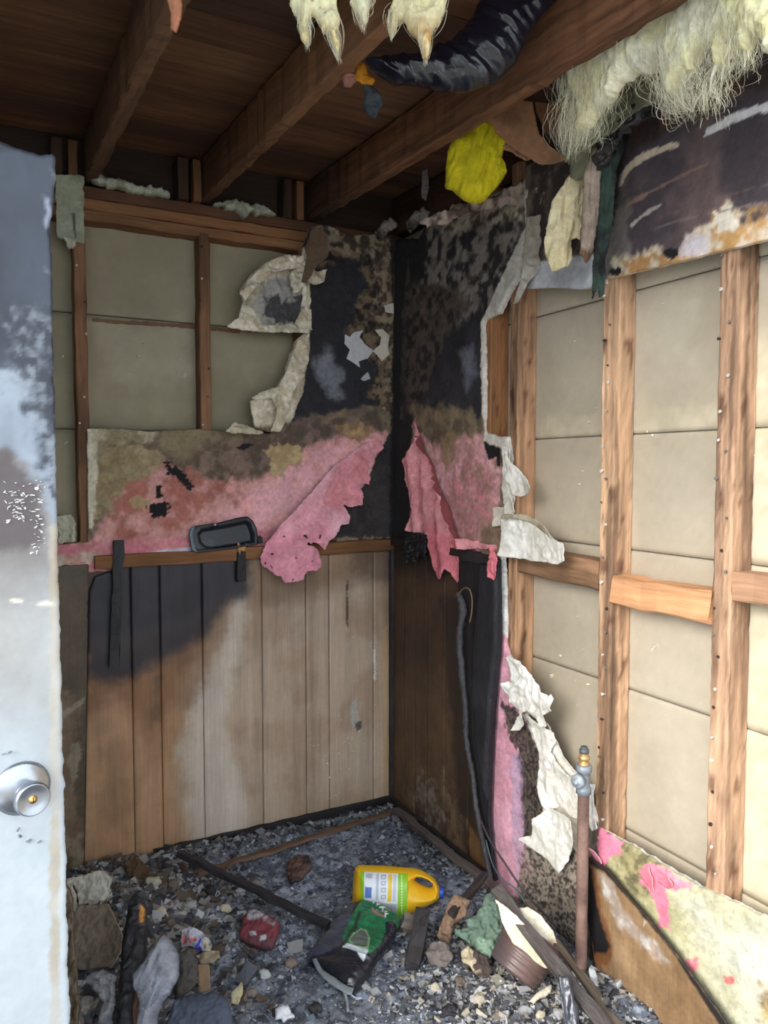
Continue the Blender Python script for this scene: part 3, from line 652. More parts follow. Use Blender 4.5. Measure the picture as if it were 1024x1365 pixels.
tag(hd, 'soot blackened drywall band above the bare studs with two white tape scars')
# torn paper and gypsum on the right wall
cr2 = ((240, 238, 232), (222, 218, 208), 12)
def flapB(name, pts, d, wr_, label=None, tint=cr2, lean=0, cell=.0035, thick=.003, curl=.03):
    pl = WB.off(d)
    n = np.array(pl.poly(pts)); c = n.mean(0); R = np.abs(n-c).max()
    o = sheet(name, pl, pts, M_PLASTER, drB, cell=cell, thick=thick, jag=.002, paint=painter(pl, tint, []), wr=wr_, wsc=12, relief=lambda a, b, s: curl*((a-c[0])/R)**2+curl*.5*((b-c[1])/R), edge=(236, 232, 222))
    return tag(o, label)
flapB('paper_flap', [(682, 600), (685, 615), (696, 627), (717, 649), (706, 657), (693, 662), (681, 660), (679, 640)], .02, .006, 'white triangular tear of drywall paper pointing right over the stud')
flapB('paper_flap', [(677, 692), (690, 688), (712, 695), (730, 706), (747, 720), (762, 724), (763, 747), (748, 752), (712, 748), (680, 742), (671, 741), (676, 715)], .03, .006, 'broad white plaster flap sticking out over the first nogging', curl=.03)
flapB('paper_curl', [(677, 690), (684, 684), (700, 686), (716, 692), (728, 702), (737, 712), (739, 718), (726, 708), (712, 698), (696, 692)], .05, .004, tint=((176, 166, 142), (150, 138, 114), 20))
flapB('paper_flap', [(660, 677), (676, 675), (680, 686), (676, 698), (658, 702)], .02, .002, tint=((214, 208, 192), (200, 192, 174), 20), curl=.01)
flapB('paper_curl', [(680, 662), (684, 660), (694, 682), (684, 684), (682, 690), (674, 688), (676, 676)], .03, .004)
flapB('paper_curl', [(672, 592), (682, 598), (683, 640), (686, 665), (682, 680), (672, 672), (670, 650), (672, 625)], .012, .006, curl=.008)
flapB('torn_gypsum', [(678, 874), (701, 881), (711, 897), (723, 915), (738, 926), (744, 924), (746, 946), (732, 952), (731, 968), (722, 967), (705, 946), (692, 953), (686, 937), (676, 918), (674, 910), (682, 907), (687, 910), (684, 890)], .03, .014, 'crumpled white wad of drywall paper halfway up the broken edge', curl=.02)
flapB('paper_curl', [(684, 973), (692, 955), (704, 946), (704, 956), (690, 974)], .045, .004)
flapB('torn_gypsum', [(704, 950), (722, 966), (740, 976), (742, 988), (735, 1002), (750, 1024), (772, 1042), (776, 1075), (772, 1092), (760, 1088), (745, 1075), (728, 1084), (716, 1048), (720, 1020), (722, 1000), (712, 975)], .008, .008, curl=.01, thick=.004)
flapB('paper_flap', [(714, 1091), (722, 1086), (733, 1076), (752, 1082), (772, 1092), (773, 1124), (760, 1146), (745, 1165), (736, 1155), (726, 1143), (697, 1118), (699, 1114), (711, 1115)], .03, .006, 'large pale square of torn paper hanging left of the gas pipe', curl=.02)
flapB('gypsum_edge', [(786, 1044), (792, 1046), (793, 1090), (797, 1104), (789, 1108), (785, 1090)], .012, .004, curl=.0)
for pts, t in (([(854, 1160), (866, 1156), (872, 1172), (872, 1190), (862, 1180)], (230, 122, 140)), ([(880, 1174), (892, 1170), (900, 1178), (890, 1186)], (224, 120, 140)), ([(790, 1130), (806, 1150), (800, 1156), (794, 1148)], (226, 140, 160))):
    flapB('paint_curl', pts, .008, .003, tint=(t, t, 10), curl=.01)
# grey paper hanging from the upper broken edge
pk = facing(712, 340, 2.42, .0, .1)
tag(sheet('paper_flap', pk, [(702, 292), (722, 288), (730, 300), (726, 318), (728, 346), (718, 362), (706, 375), (690, 404), (684, 405), (696, 370), (697, 330)], M_PLASTER, drB, cell=.004, thick=.003, jag=.002, paint=painter(pk, ((152, 144, 130), (186, 180, 170), 14), []), wr=.014, edge=(200, 196, 186)),
    'grey curled facing paper hanging beside the cream rag')
sheet('ceiling_shred', facing(715, 260, 2.5), [(560, 300), (600, 278), (660, 262), (700, 240), (756, 222), (752, 245), (730, 262), (728, 282), (712, 292), (706, 270), (680, 276), (640, 280), (600, 296), (570, 306)], M_PLASTER, drB, cell=.004, thick=.006, jag=.008,
      paint=painter(facing(715, 260, 2.5), ((176, 160, 146), (92, 76, 66), 30), []), wr=.02, wsc=20)
# peeled pink sheet right of the corner
pkB = WB.off(.04)
def relB(a, b, s):
    fx = [pkB.at(*p) for p in ((560, 584), (589, 662), (614, 723))]
    xs = np.interp(-b, [-fx[0][1], -fx[1][1], -fx[2][1]], [fx[0][0], fx[1][0], fx[2][0]])
    t = np.clip((a-xs), -.4, .2)
    return -.03+.055*np.exp(-(t/.018)**2)+.03*sstep(-t, .02, .12)+(fbm(a, b, 30, 3, 14)-.5)*.016+.006*np.sin(a*70+b*12)
fb = sheet('paint_flap', pkB, [(547, 563), (552, 578), (561, 584), (566, 606), (575, 634), (590, 662), (600, 690), (612, 718), (650, 728), (652, 733), (612, 732), (604, 730), (606, 752), (609, 768), (602, 777), (597, 764), (593, 758), (589, 773), (583, 772), (578, 760), (574, 740), (570, 712), (556, 710), (540, 708), (545, 680), (546, 660), (538, 640), (536, 612), (546, 600), (548, 585)], M_PLASTER, drB, cell=.003, thick=.0015, jag=.003,
      relief=relB, paint=painter(pkB, ((244, 172, 178), (226, 152, 158), 14), [([(570, 700), (610, 720), (610, 780), (570, 780)], ((232, 128, 140), (214, 110, 120), 20), .03, .8, .02)]), edge=(150, 80, 84))
tag(fb, 'peeled pink paint sheet with ragged tails hanging right of the corner')
sheet('paint_flap', WB.off(.05), [(652, 729), (660, 731), (664, 745), (663, 765), (658, 774), (652, 768), (650, 750), (654, 742)], M_PLASTER, drB, cell=.0025, thick=.0015, jag=.003, paint=(226, 126, 138), wr=.006, wsc=30)
# black burned shred below it
sheet('burned_shred', WB.off(.035), [(541, 712), (556, 710), (570, 714), (573, 728), (568, 745), (562, 736), (556, 752), (548, 742), (545, 752), (538, 738)], M_CHAR, drB, cell=.003, thick=.004, jag=.004, paint=(24, 23, 26), wr=.012, wsc=40)

# wainscot on the right wall
paintPB = painter(WB, ((84, 62, 48), (68, 50, 40), 6), [
    ([(520, 900), (640, 900), (655, 1180), (520, 1100)], ((98, 76, 58), (112, 86, 60), 8), .12, .8, .02),
    ([(540, 1060), (600, 1020), (632, 1100), (640, 1160), (560, 1120)], ((126, 106, 84), (84, 64, 50), 30), .03, .8, .03),
    ([(560, 1020), (580, 1040), (600, 1100), (575, 1110), (556, 1070)], ((150, 138, 124), (90, 76, 64), 60), .01, .7, .02, 60),
    ([(590, 800), (640, 780), (640, 1180), (620, 1140), (606, 1000)], (44, 36, 32), .03, .8, .02),
    ([(624, 1090), (642, 1120), (652, 1175), (632, 1160)], (124, 92, 60), .01, .8, .01),
    ([(520, 715), (660, 730), (660, 770), (520, 760)], (40, 34, 32), .04, .8, .02)])
panB = empty('wainscot', (-.01, -.4, 0)); panB.parent = wall_right; panB.location = V3(-.01, -.4, 0)-WLOC[wall_right.name]
tag(panB, 'dark brown wainscot panelling right of the corner')
gb = sorted([WB.at(x, 850)[0] for x in (527, 541, 556, 572, 596, 628)]+[.70])
gb[0] = .012
for i in range(len(gb)-1):
    sheet('plank', WB.off(.010), [(gb[i]+.001, .03), (gb[i+1]-.001, .03), (gb[i+1]-.001, 1.18), (gb[i]+.001, 1.18)], M_PANEL, panB, cell=.006, thick=.007, jag=0, px=False, paint=paintPB, relief=lambda a, b, s: -.003*(1-sstep(s, 0, .005)))
tag(board('trim_3', (-.014, -.01, 1.19), (-.014, -.66, 1.19), .026, .03, M_CHAR, (44, 38, 36), side=(1, 0, 0)), kind='structure')
tag(board('baseboard_right', (-.022, -.01, .035), (-.022, -.74, .035), .016, .08, M_CHAR, (52, 48, 48), side=(1, 0, 0)), kind='structure')

# ---- ceiling: joists and roof boards
ceiling = empty('ceiling', (-1.1, -1.2, 2.5), kind='structure')
SL = .05
def jz(y): return 2.503+SL*y
for x, tn in ((-2.05, (92, 62, 44)), (-1.625, (100, 68, 46)), (-1.195, (118, 88, 66)), (-.785, (130, 94, 66)), (-.34, (140, 98, 70)), (.06, (80, 56, 42))):
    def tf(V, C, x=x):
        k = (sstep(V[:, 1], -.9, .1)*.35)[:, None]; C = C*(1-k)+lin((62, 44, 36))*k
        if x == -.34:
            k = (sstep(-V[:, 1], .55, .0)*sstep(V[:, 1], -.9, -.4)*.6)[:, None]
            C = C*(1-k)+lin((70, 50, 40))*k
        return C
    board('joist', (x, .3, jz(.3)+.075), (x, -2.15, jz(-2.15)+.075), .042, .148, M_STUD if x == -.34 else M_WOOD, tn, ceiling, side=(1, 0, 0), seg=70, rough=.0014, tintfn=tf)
y = .36; k = 0
while y > -2.1:
    wd = .148
    board('roof_board', (-2.45, y-wd/2, jz(y)+.160+rnd.uniform(0, .006)), (.2, y-wd/2, jz(y)+.160+rnd.uniform(0, .006)), wd-.004, .018, M_WOOD,
          rnd.choice([(104, 74, 54), (92, 66, 50), (112, 80, 58), (80, 58, 46), (118, 86, 62)]), ceiling, side=(0, 1, 0), seg=36)
    y -= wd; k += 1
box('roof_skin', -2.5, .25, -2.18, .4, 2.72, 2.74, M_BOARD, (90, 84, 78), ceiling)
box('fascia', -2.45, .2, .3, .32, 2.35, 2.72, M_BOARD, (60, 46, 38), ceiling)  # unseen board added so that no light enters at the eave
box('eave_board', -2.45, .2, .088, .104, 2.495, 2.72, M_WOOD, (58, 44, 36), ceiling)  # dark tint stands in for the shade in the gap above the plates
box('eave_board', .088, .104, -2.75, .1, 2.505, 2.72, M_WOOD, (58, 44, 36), ceiling)  # shade above the right wall, likewise put into a dark board
for x, d in ((-.845, 0), (-.43, .02), (-1.27, .03)):
    board('blocking', (x-.035, .04+d, 2.487), (x-.035, .04+d, 2.635), .09, .038, M_WOOD, (70, 50, 40), ceiling, side=(0, 1, 0))  # dark board: the block's unlit front put into its tint
    board('blocking', (x+.018, .02+d, 2.487), (x+.018, .02+d, 2.635), .055, .03, M_WOOD, (124, 88, 60), ceiling, side=(0, 1, 0))  # lighter board: the block's lit side put into its tint

# ---- open door at the left
u_d = V3(math.cos(math.radians(9)), math.sin(math.radians(9)), 0)
PD = Plane((-1.457, -1.49, 0), u_d, (0, 0, 1))
door = empty('door_1', (-1.85, -1.55, 0), kind='structure')
ub = [PD.at(77, 700)[0]]
pd = painter(PD, fine=.06, base=((176, 184, 190), (166, 175, 182), 4), layers=[
    ([(-1100, 640), (90, 640), (90, 1000), (40, 960), (-1100, 900)], ((160, 158, 155), (148, 146, 144), 8), .10, .85, .02, 14),
    ([(-1100, 560), (90, 560), (90, 780), (-1100, 790)], ((98, 92, 92), (112, 106, 105), 8), .06, .8, .02, 12),
    ([(-1100, 560), (0, 560), (12, 590), (22, 605), (34, 628), (50, 650), (62, 690), (60, 730), (-1100, 730)], ((74, 68, 70), (86, 79, 80), 8), .010, .95, .010, 30),
    ([(-1100, 440), (20, 470), (70, 520), (90, 600), (90, 720), (68, 700), (56, 650), (30, 610), (14, 590), (-1100, 585)], ((140, 152, 166), (124, 134, 148), 8), .012, .9, .012, 20),
    ([(-1100, 150), (90, 150), (90, 650), (70, 620), (58, 585), (42, 545), (18, 500), (-1100, 440)], ((46, 51, 62), (58, 65, 78), 6), .02, 1, .022, 40),
    ([(10, 430), (60, 420), (64, 560), (30, 520)], ((140, 148, 160), (52, 57, 68), 80), .03, .6, .02, 60),
    ([(-1100, 150), (90, 150), (90, 205), (-1100, 195)], (44, 44, 50), .006, .8, .006, 40),
    ([(60, 266), (66, 264), (68, 292), (60, 304)], (160, 170, 190), .004, .6, .006, 40), ([(66, 560), (80, 560), (80, 700), (68, 690)], (140, 148, 160), .006, .8, .01, 40),
    ([(64, 500), (70, 500), (72, 660), (66, 650)], (46, 50, 62), .003, .8, .008, 60),
    ([(66, 700), (80, 700), (80, 1400), (67, 1400)], ((164, 152, 134), (178, 174, 166), 20), .003, .8, .003, 60),
    ([(12, 798), (28, 800), (30, 803), (12, 802)], (226, 220, 206), .002, .7, .003), ([(40, 804), (62, 800), (74, 806), (52, 808)], (226, 220, 206), .002, .7, .003)])
sheet('door_slab', PD, [(-.80, .02), (ub[0], .02), (ub[0], 1.9), PD.at(76, 214), PD.at(71, 205), PD.at(54, 207), PD.at(40, 201), PD.at(22, 195), PD.at(0, 187), (-.3, 2.03), (-.80, 2.035)], M_DOORP, door, cell=.004, thick=.035, jag=.0018, px=False, paint=pd,
      relief=lambda a, b, s: (fbm(a, b*.3, 30, 4, 3)-.5)*.003*sstep(b, 1.2, 1.6)-.002*(1-sstep(s, 0, .004)), edge=(150, 140, 128))
sp = []
for _ in range(110):
    x, y = rnd.choice([(rnd.uniform(14, 34), rnd.uniform(655, 692)), (rnd.gauss(52, 5), rnd.uniform(640, 740)), (rnd.uniform(5, 60), rnd.uniform(640, 700))])
    q = PD.off(.001).at(x, y); sp.append(PD.P(q[0], q[1], .0012))
tag(lumps('paint_flakes', sp, rs.uniform(.002, .0065, 110), M_CHIP, (214, 212, 212), door, thin=.2), kind='stuff')
tag(lumps('paint_scars', [PD.P(*PD.at(x, y), .0008) for x, y in ((13, 1002), (24, 1106), (27, 1114), (38, 1120), (52, 1122), (5, 1005))], .007, M_CHIP, (110, 116, 120), door, thin=.15), kind='stuff')
kc = PD.P(*PD.at(29, 1050), 0); kax = unit(PD.n*1.0+u_d*.10+V3(0, 0, -.02))
lathe('rosette', kc, PD.n, [(0, .044), (.003, .045), (.006, .0395), (.010, .034), (.014, .026), (.017, .018), (.018, .0)], M_METAL, (168, 172, 180), door, 40)
kn = lathe('door_knob', kc+PD.n*.012, kax, [(0, .014), (.014, .014), (.022, .019), (.03, .025), (.040, .0282), (.047, .0275), (.0505, .0255), (.0505, .0245), (.047, .018), (.0455, .0085), (.0455, .0)], M_METAL, (164, 168, 176), door, 40)
kl = lathe('key_cylinder', kc+PD.n*.012+kax*.0452, kax, [(0, .0068), (.0022, .0068), (.0022, .0)], M_METAL, (214, 176, 112), kn, 20)
a_ = unit(np.cross(kax, u_d)); c0 = kc+PD.n*.012+kax*.0478
board('keyhole', c0-a_*.004, c0+a_*.004, .0012, .0008, M_CHAR, (20, 16, 12), kn, side=u_d, rough=0)
tag(box('trim_4', -2.30, -2.255, -1.66, -1.60, 0, 2.1, M_WOOD, (150, 140, 126)), kind='structure')
# ------------------------------------------------------------------ ash and rubble on the floor
def fh(x, y):
    x, y = np.asarray(x, float), np.asarray(y, float)
    h = .012+.035*fbm(x, y, 5, 3, 61)+.03*fbm(x, y, 18, 4, 62)+.010*fbm(x, y, 60, 3, 63, .7)
    h = h+.05*np.exp(-(((x+1.25)/.22)**2+((y+.35)/.35)**2))
    return h-.012*sstep(-y, 1.4, 2.4)
def on_ash(x, y, lift=0.0):
    z = .05
    for _ in range(4):
        p = on_axis(x, y, 2, z+lift); z = float(fh(p[0], p[1]))
    return p
nx, ny = 520, 560
X, Y = np.meshgrid(np.linspace(-2.3, -.006, nx), np.linspace(-2.6, -.006, ny), indexing='ij')
Z = fh(X, Y); ii = np.arange(nx*ny).reshape(nx, ny)
Fq = np.stack([ii[:-1, :-1], ii[1:, :-1], ii[1:, 1:], ii[:-1, 1:]], -1).reshape(-1, 4)
n1 = sstep(fbm(X, Y, 34, 4, 71), .42, .66)[..., None]; n2 = sstep(fbm(X, Y, 4, 3, 72), .4, .65)[..., None]; n3 = sstep(fbm(X, Y, 90, 3, 73), .55, .75)[..., None]
C = lin((98, 103, 116))*(1-n1)+lin((160, 168, 182))*n1; C = C*(1-.45*n2)+lin((66, 62, 58))*.45*n2; C = C*(1-n3*.6)+lin((150, 154, 160))*n3*.6
br = sstep(X*-1, .95, 1.35)[..., None]*.5; C = C*(1-br)+lin((98, 88, 76))*br
tag(mk('ash_bed', np.stack([X, Y, Z], -1).reshape(-1, 3), Fq, M_ASH, C.reshape(-1, 3), None, True), 'grey blue ash and char covering the whole floor', 'ash', kind='stuff')
def scatter(n, cx, cy, sx, sy, lift=.004):
    x = np.clip(rs.normal(cx, sx, n), -2.2, -.03); y = np.clip(rs.normal(cy, sy, n), -2.5, -.045)
    return np.stack([x, y, fh(x, y)+lift], -1)
def pick(cols, n, jit=.12):
    c = np.array([lin(k) for k in cols])[rs.randint(0, len(cols), n)]; return c*(1+rs.uniform(-jit, jit, (n, 1)))
N = 17000; P_ = np.stack([rs.uniform(-1.7, -.02, N), rs.uniform(-1.9, -.03, N)], -1); P_ = np.c_[P_, fh(P_[:, 0], P_[:, 1])+.002]
tag(lumps('char_flakes', P_, rs.gamma(1.8, .0028, N)+.002, M_CHIP, pick([(104, 109, 122), (118, 125, 139), (134, 142, 157), (154, 162, 176), (64, 67, 75), (104, 105, 110), (104, 113, 128), (176, 182, 192)], N), thin=.22),
    'fine black and grey burnt flakes strewn over the ash', 'rubble', kind='stuff')
N = 5200; P_ = scatter(N, -.27, -1.22, .17, .15); P_[:, 0] = np.clip(P_[:, 0], -.9, -.04)
tag(lumps('plaster_crumbs', P_, rs.gamma(2.0, .0036, N)+.003, M_CHIP, pick([(188, 188, 188), (150, 150, 152), (108, 106, 104), (74, 74, 78), (50, 50, 54), (170, 162, 146), (92, 92, 98)], N)),
    'pale plaster crumbs mixed with char in front of the ribbed pot', 'rubble', kind='stuff')
N = 2200; P_ = scatter(N, -1.12, -.38, .16, .26)
tag(lumps('plaster_rubble', P_, rs.gamma(2.2, .0065, N)+.004, M_CHIP, pick([(150, 150, 148), (120, 116, 110), (92, 92, 94), (58, 58, 64), (104, 90, 78), (168, 170, 172), (78, 80, 88)], N)),
    'broken plaster and charred scraps heaped below the left wall', 'rubble', kind='stuff')
N = 800; P_ = np.stack([rs.uniform(-1.0, -.05, N), rs.normal(-.07, .02, N)], -1); P_ = np.c_[P_, fh(P_[:, 0], P_[:, 1])+.006]
Q_ = np.stack([rs.normal(-.07, .02, N), rs.uniform(-.8, -.05, N)], -1); Q_ = np.c_[Q_, fh(Q_[:, 0], Q_[:, 1])+.006]
P_ = np.r_[P_, Q_]; P_[:, 1] = np.minimum(P_[:, 1], -.035); P_[:, 0] = np.minimum(P_[:, 0], -.035)
tag(lumps('ash_crust', P_, rs.gamma(2.2, .004, 2*N)+.003, M_CHIP, pick([(126, 130, 136), (90, 94, 100), (60, 60, 66), (160, 162, 166)], 2*N)), 'crust of grey flakes along the foot of the wainscot', 'rubble', kind='stuff')

def chunk(name, pts, lift, m, tint, label, cat, thick=.015, wr_=.006, tilt=0.0, turn=0.0, bulge=0.0, bulge_r=.04, cell=.0035, jag=.002, edge=None, paint=None, wsc=34, layers=(), wdir=None, group=None, parent=None, relief=None):
    """a loose piece lying on the rubble: its outline is measured on its own tilted resting plane"""
    c = np.mean(np.array(pts, float), 0); low = max(p[1] for p in pts)
    b = on_ash(c[0], min(low, 1500)); b = b+V3(0, 0, thick+lift)
    u = V3(math.cos(YAW+turn), -math.sin(YAW+turn), 0); f = V3(math.sin(YAW+turn), math.cos(YAW+turn), 0)
    pl = Plane(b, u, f*math.cos(tilt)+V3(0, 0, 1)*math.sin(tilt))
    o = sheet(name, pl, pts, m, parent, cell=cell, thick=thick, jag=jag, wr=wr_, wsc=wsc, wdir=wdir, bulge=bulge, bulge_r=bulge_r, edge=edge, paint=painter(pl, tint if isinstance(tint[0], (tuple, list)) else (tint, tint, 10), layers), relief=relief)
    if label: tag(o, label, cat, group)
    return o, pl

# left heap
chunk('plaster_slab', [(94, 1170), (138, 1160), (148, 1172), (143, 1188), (145, 1206), (106, 1206), (103, 1188)], .02, M_PLASTER, ((206, 202, 190), (190, 184, 170), 14), 'cream plaster slab leaning at the foot of the wall beside the door', 'plaster', tilt=1.1, thick=.018)
chunk('drywall_offcut', [(104, 1208), (144, 1205), (152, 1222), (163, 1247), (160, 1272), (146, 1289), (104, 1293), (94, 1250), (96, 1225)], .01, M_CARD, ((126, 114, 100), (146, 132, 114), 8), 'tan drywall offcut leaning below the cream plaster slab', 'drywall', tilt=.9, thick=.013, edge=(206, 200, 188))
chunk('plywood_scrap', [(60, 1170), (88, 1175), (97, 1200), (100, 1280), (104, 1330), (108, 1400), (60, 1420)], .0, M_PANEL, ((96, 82, 66), (112, 98, 80), 8), 'dirty brown plywood scrap standing right against the door edge', 'plywood', tilt=1.2, thick=.01)
chunk('torn_strip', [(88, 1172), (94, 1170), (100, 1186), (103, 1206), (104, 1240), (98, 1242), (95, 1215), (92, 1190)], .03, M_PLASTER, (196, 190, 176), 'thin ragged plaster strip hanging left of the tan drywall offcut', 'plaster', tilt=1.1, thick=.004, jag=.003)
chunk('brown_cloth', [(166, 1154), (172, 1142), (180, 1136), (190, 1148), (200, 1160), (211, 1170), (192, 1174), (172, 1168)], .02, M_CLOTH, (92, 72, 52), 'dark brown scrap of cloth peaked against the left wainscot', 'cloth', tilt=1.0, thick=.004, wr_=.01)
chunk('plaster_lump', [(194, 1171), (212, 1169), (216, 1176), (206, 1181), (195, 1178)], .02, M_PLASTER, (186, 178, 160), 'small cream plaster lump in front of the brown cloth scrap', 'plaster', tilt=.3, thick=.012, bulge=.006)
o, pl = chunk('charred_post', [(171, 1210), (176, 1198), (183, 1194), (192, 1198), (196, 1224), (195, 1250), (192, 1272), (186, 1292), (181, 1308), (177, 1340), (176, 1420), (150, 1420), (156, 1350), (160, 1303), (163, 1270), (164, 1252), (168, 1230)], .03, M_CHAR, ((38, 37, 42), (50, 48, 52), 14), 'thick charred post lying toward the viewer with an orange unburnt patch', 'post', tilt=.55, thick=.02, bulge=.018, bulge_r=.02,
      layers=[([(188, 1212), (194, 1212), (193, 1232), (187, 1235)], (186, 130, 62), .002, 1, .002)])
chunk('burnt_stick', [(176, 1300), (182, 1298), (184, 1330), (180, 1400), (170, 1400), (172, 1340)], .05, M_CHAR, (96, 66, 48), 'rust brown burnt stick beside the charred post', 'stick', tilt=.5, thick=.012, bulge=.006)
film = ((168, 172, 186), (140, 144, 160), 10)
chunk('plastic_bag', [(219, 1246), (226, 1250), (232, 1259), (238, 1270), (240, 1282), (239, 1298), (236, 1310), (228, 1324), (218, 1336), (212, 1350), (208, 1400), (184, 1400), (184, 1362), (186, 1336), (180, 1314), (180, 1298), (186, 1288), (194, 1281), (200, 1270), (207, 1260)], .08, M_CLEAR, film, 'clear crumpled plastic bag standing upright in the left heap', 'bag', tilt=1.0, thick=.004, bulge=.03, bulge_r=.05, wr_=.014, wsc=22, wdir=1.2, cell=.0028)
chunk('plastic_film', [(130, 1296), (140, 1293), (157, 1302), (156, 1318), (155, 1338), (151, 1354), (146, 1400), (122, 1400), (136, 1352), (139, 1336), (128, 1322), (118, 1312), (104, 1320), (118, 1302)], .06, M_CLEAR, ((150, 150, 156), (126, 124, 128), 10), 'greyish plastic film draped left of the charred post', 'film', tilt=.9, thick=.004, bulge=.01, wr_=.016, wsc=20, cell=.003)
chunk('plastic_film', [(84, 1338), (108, 1330), (138, 1332), (130, 1345), (112, 1352), (118, 1400), (80, 1400)], .04, M_CLEAR, ((146, 136, 128), (120, 112, 106), 12), 'brownish plastic film bunched in the bottom left corner by the door', 'film', tilt=.6, thick=.004, bulge=.012, wr_=.016, wsc=20)
chunk('tarpaulin', [(230, 1340), (240, 1332), (253, 1326), (270, 1325), (284, 1322), (297, 1328), (305, 1336), (308, 1350), (312, 1400), (215, 1420), (222, 1366)], .05, M_CLOTH, ((72, 78, 92), (52, 56, 68), 12), 'slate blue sooty tarpaulin humped at the bottom edge', 'tarpaulin', tilt=.75, thick=.01, bulge=.03, bulge_r=.08, wr_=.006)
chunk('cardboard_strip', [(263, 1286), (279, 1286), (281, 1320), (266, 1323)], .05, M_CARD, (142, 116, 90), 'upright tan cardboard strip behind the slate tarpaulin', 'cardboard', tilt=1.1, thick=.003, wr_=.001, jag=.001)
chunk('dark_cloth', [(238, 1270), (256, 1264), (264, 1285), (262, 1310), (252, 1324), (236, 1332), (232, 1318), (238, 1300)], .03, M_CLOTH, ((84, 80, 76), (58, 56, 58), 14), 'dark sooty cloth between the clear bag and the cardboard strip', 'cloth', tilt=.8, thick=.006, bulge=.015, wr_=.01)
chunk('printed_wrapper', [(243, 1241), (254, 1236), (270, 1243), (284, 1261), (281, 1270), (266, 1268), (254, 1260), (242, 1262)], .05, M_CARD, ((182, 184, 196), (154, 156, 168), 20), 'crumpled wrapper printed red and blue above the cardboard strip', 'wrapper', tilt=.8, thick=.003, wr_=.012, wsc=30, cell=.002,
      layers=[([(244, 1246), (250, 1240), (256, 1250), (250, 1262), (245, 1258)], ((190, 90, 82), (196, 190, 200), 90), .0015, .9, .004), ([(254, 1252), (264, 1250), (262, 1256), (254, 1258)], (188, 84, 76), .0015, .9, .002),
              ([(262, 1262), (268, 1252), (271, 1252), (266, 1262), (273, 1266), (271, 1269), (262, 1266)], (70, 70, 190), .001, 1, .001), ([(274, 1248), (284, 1261), (281, 1270), (270, 1266)], (190, 180, 152), .002, .8, .003)])
chunk('paper_scrap', [(278, 1268), (292, 1268), (294, 1278), (284, 1286), (268, 1284), (262, 1274)], .03, M_CARD, (156, 142, 118), 'buff paper scrap just below the printed wrapper', 'paper', tilt=.6, thick=.003, wr_=.008)
chunk('paper_scrap', [(309, 1324), (318, 1316), (323, 1306), (324, 1322), (318, 1340), (309, 1338)], .02, M_CARD, (176, 168, 134), 'small yellowed paper scrap right of the slate tarpaulin', 'paper', tilt=.6, thick=.003, wr_=.006)
chunk('red_tin', [(326, 1220), (332, 1214), (341, 1213), (358, 1222), (373, 1231), (369, 1250), (363, 1265), (350, 1264), (341, 1261), (320, 1252), (319, 1246)], .03, M_PLASTER, ((112, 52, 58), (92, 62, 68), 18), 'crushed dark red carton dusted with ash, left of the black and green bag', 'carton', tilt=.6, thick=.02, bulge=.012, bulge_r=.02, wr_=.006, cell=.0025,
      layers=[([(330, 1216), (345, 1214), (372, 1230), (366, 1238), (345, 1228), (334, 1226)], ((154, 156, 160), (112, 80, 84), 60), .004, .8, .006), ([(333, 1244), (342, 1245), (344, 1251), (334, 1250)], (168, 172, 180), .002, .9, .003), ([(347, 1250), (355, 1250), (355, 1255), (348, 1256)], (176, 178, 186), .002, .9, .003)])
chunk('white_plaster_piece', [(367, 1346), (373, 1343), (384, 1341), (388, 1350), (394, 1356), (384, 1358), (378, 1363), (374, 1358), (368, 1358)], .01, M_PLASTER, (214, 216, 220), 'bright white plaster piece near the bottom edge left of centre', 'plaster', tilt=.4, thick=.008, bulge=.006)
chunk('stone', [(380, 1280), (388, 1276), (395, 1278), (396, 1284), (388, 1289), (381, 1286)], .0, M_PLASTER, (132, 116, 106), 'small brown stone left of the tip of the black and green bag', 'stone', tilt=.3, thick=.012, bulge=.01, wr_=0)
chunk('burnt_scrap', [(384, 1150), (398, 1140), (412, 1142), (416, 1156), (400, 1174), (388, 1178), (382, 1166)], .01, M_CHAR, ((92, 66, 54), (56, 46, 44), 40), 'rusty brown burnt scrap on the ash above left of the yellow jug', 'scrap', tilt=.5, thick=.01, bulge=.006, wr_=.008)

def stick(name, pts, wd, ht, m, tint, label, cat, lifts=None, chew=.006, taper=1.0, **kw):
    (x0, y0), (x1, y1) = pts; l0, l1 = lifts or (.02, .02)
    p0 = on_ash(x0, y0, l0)+V3(0, 0, l0); p1 = on_ash(x1, y1, l1)+V3(0, 0, l1)
    o = board(name, p0, p1, wd, ht, m, tint, None, side=None, chew=chew, rough=.0016, taper=taper, **kw)
    return tag(o, label, cat)
stick('charred_lath', [(240, 1160), (438, 1240)], .02, .022, M_CHAR, (44, 42, 46), 'long charred lath lying diagonally across the ash from the left baseboard', 'lath', lifts=(.06, .015))
stick('brown_lath', [(262, 1172), (520, 1088)], .012, .022, M_WOOD, (112, 88, 70), 'brown lath lying along the foot of the left wainscot', 'lath', lifts=(.02, .015))
stick('grey_lath', [(528, 1090), (690, 1216)], .016, .03, M_WOOD, (92, 82, 78), 'grey weathered lath lying along the foot of the right wainscot', 'lath', lifts=(.03, .02))
stick('charred_stick', [(646, 1190), (602, 1240)], .02, .022, M_CHAR, (56, 50, 48), 'short charred stick crossing behind the green cloth', 'stick', lifts=(.06, .05))
tag(board('charred_block', depth_pt(563, 1216, 2.36), on_ash(550, 1296)+V3(0, 0, .012), .042, .035, M_CHAR, (58, 54, 56), None, side=RT, chew=.006, rough=.002), 'blackened wood block standing against the jug cap side', 'block')
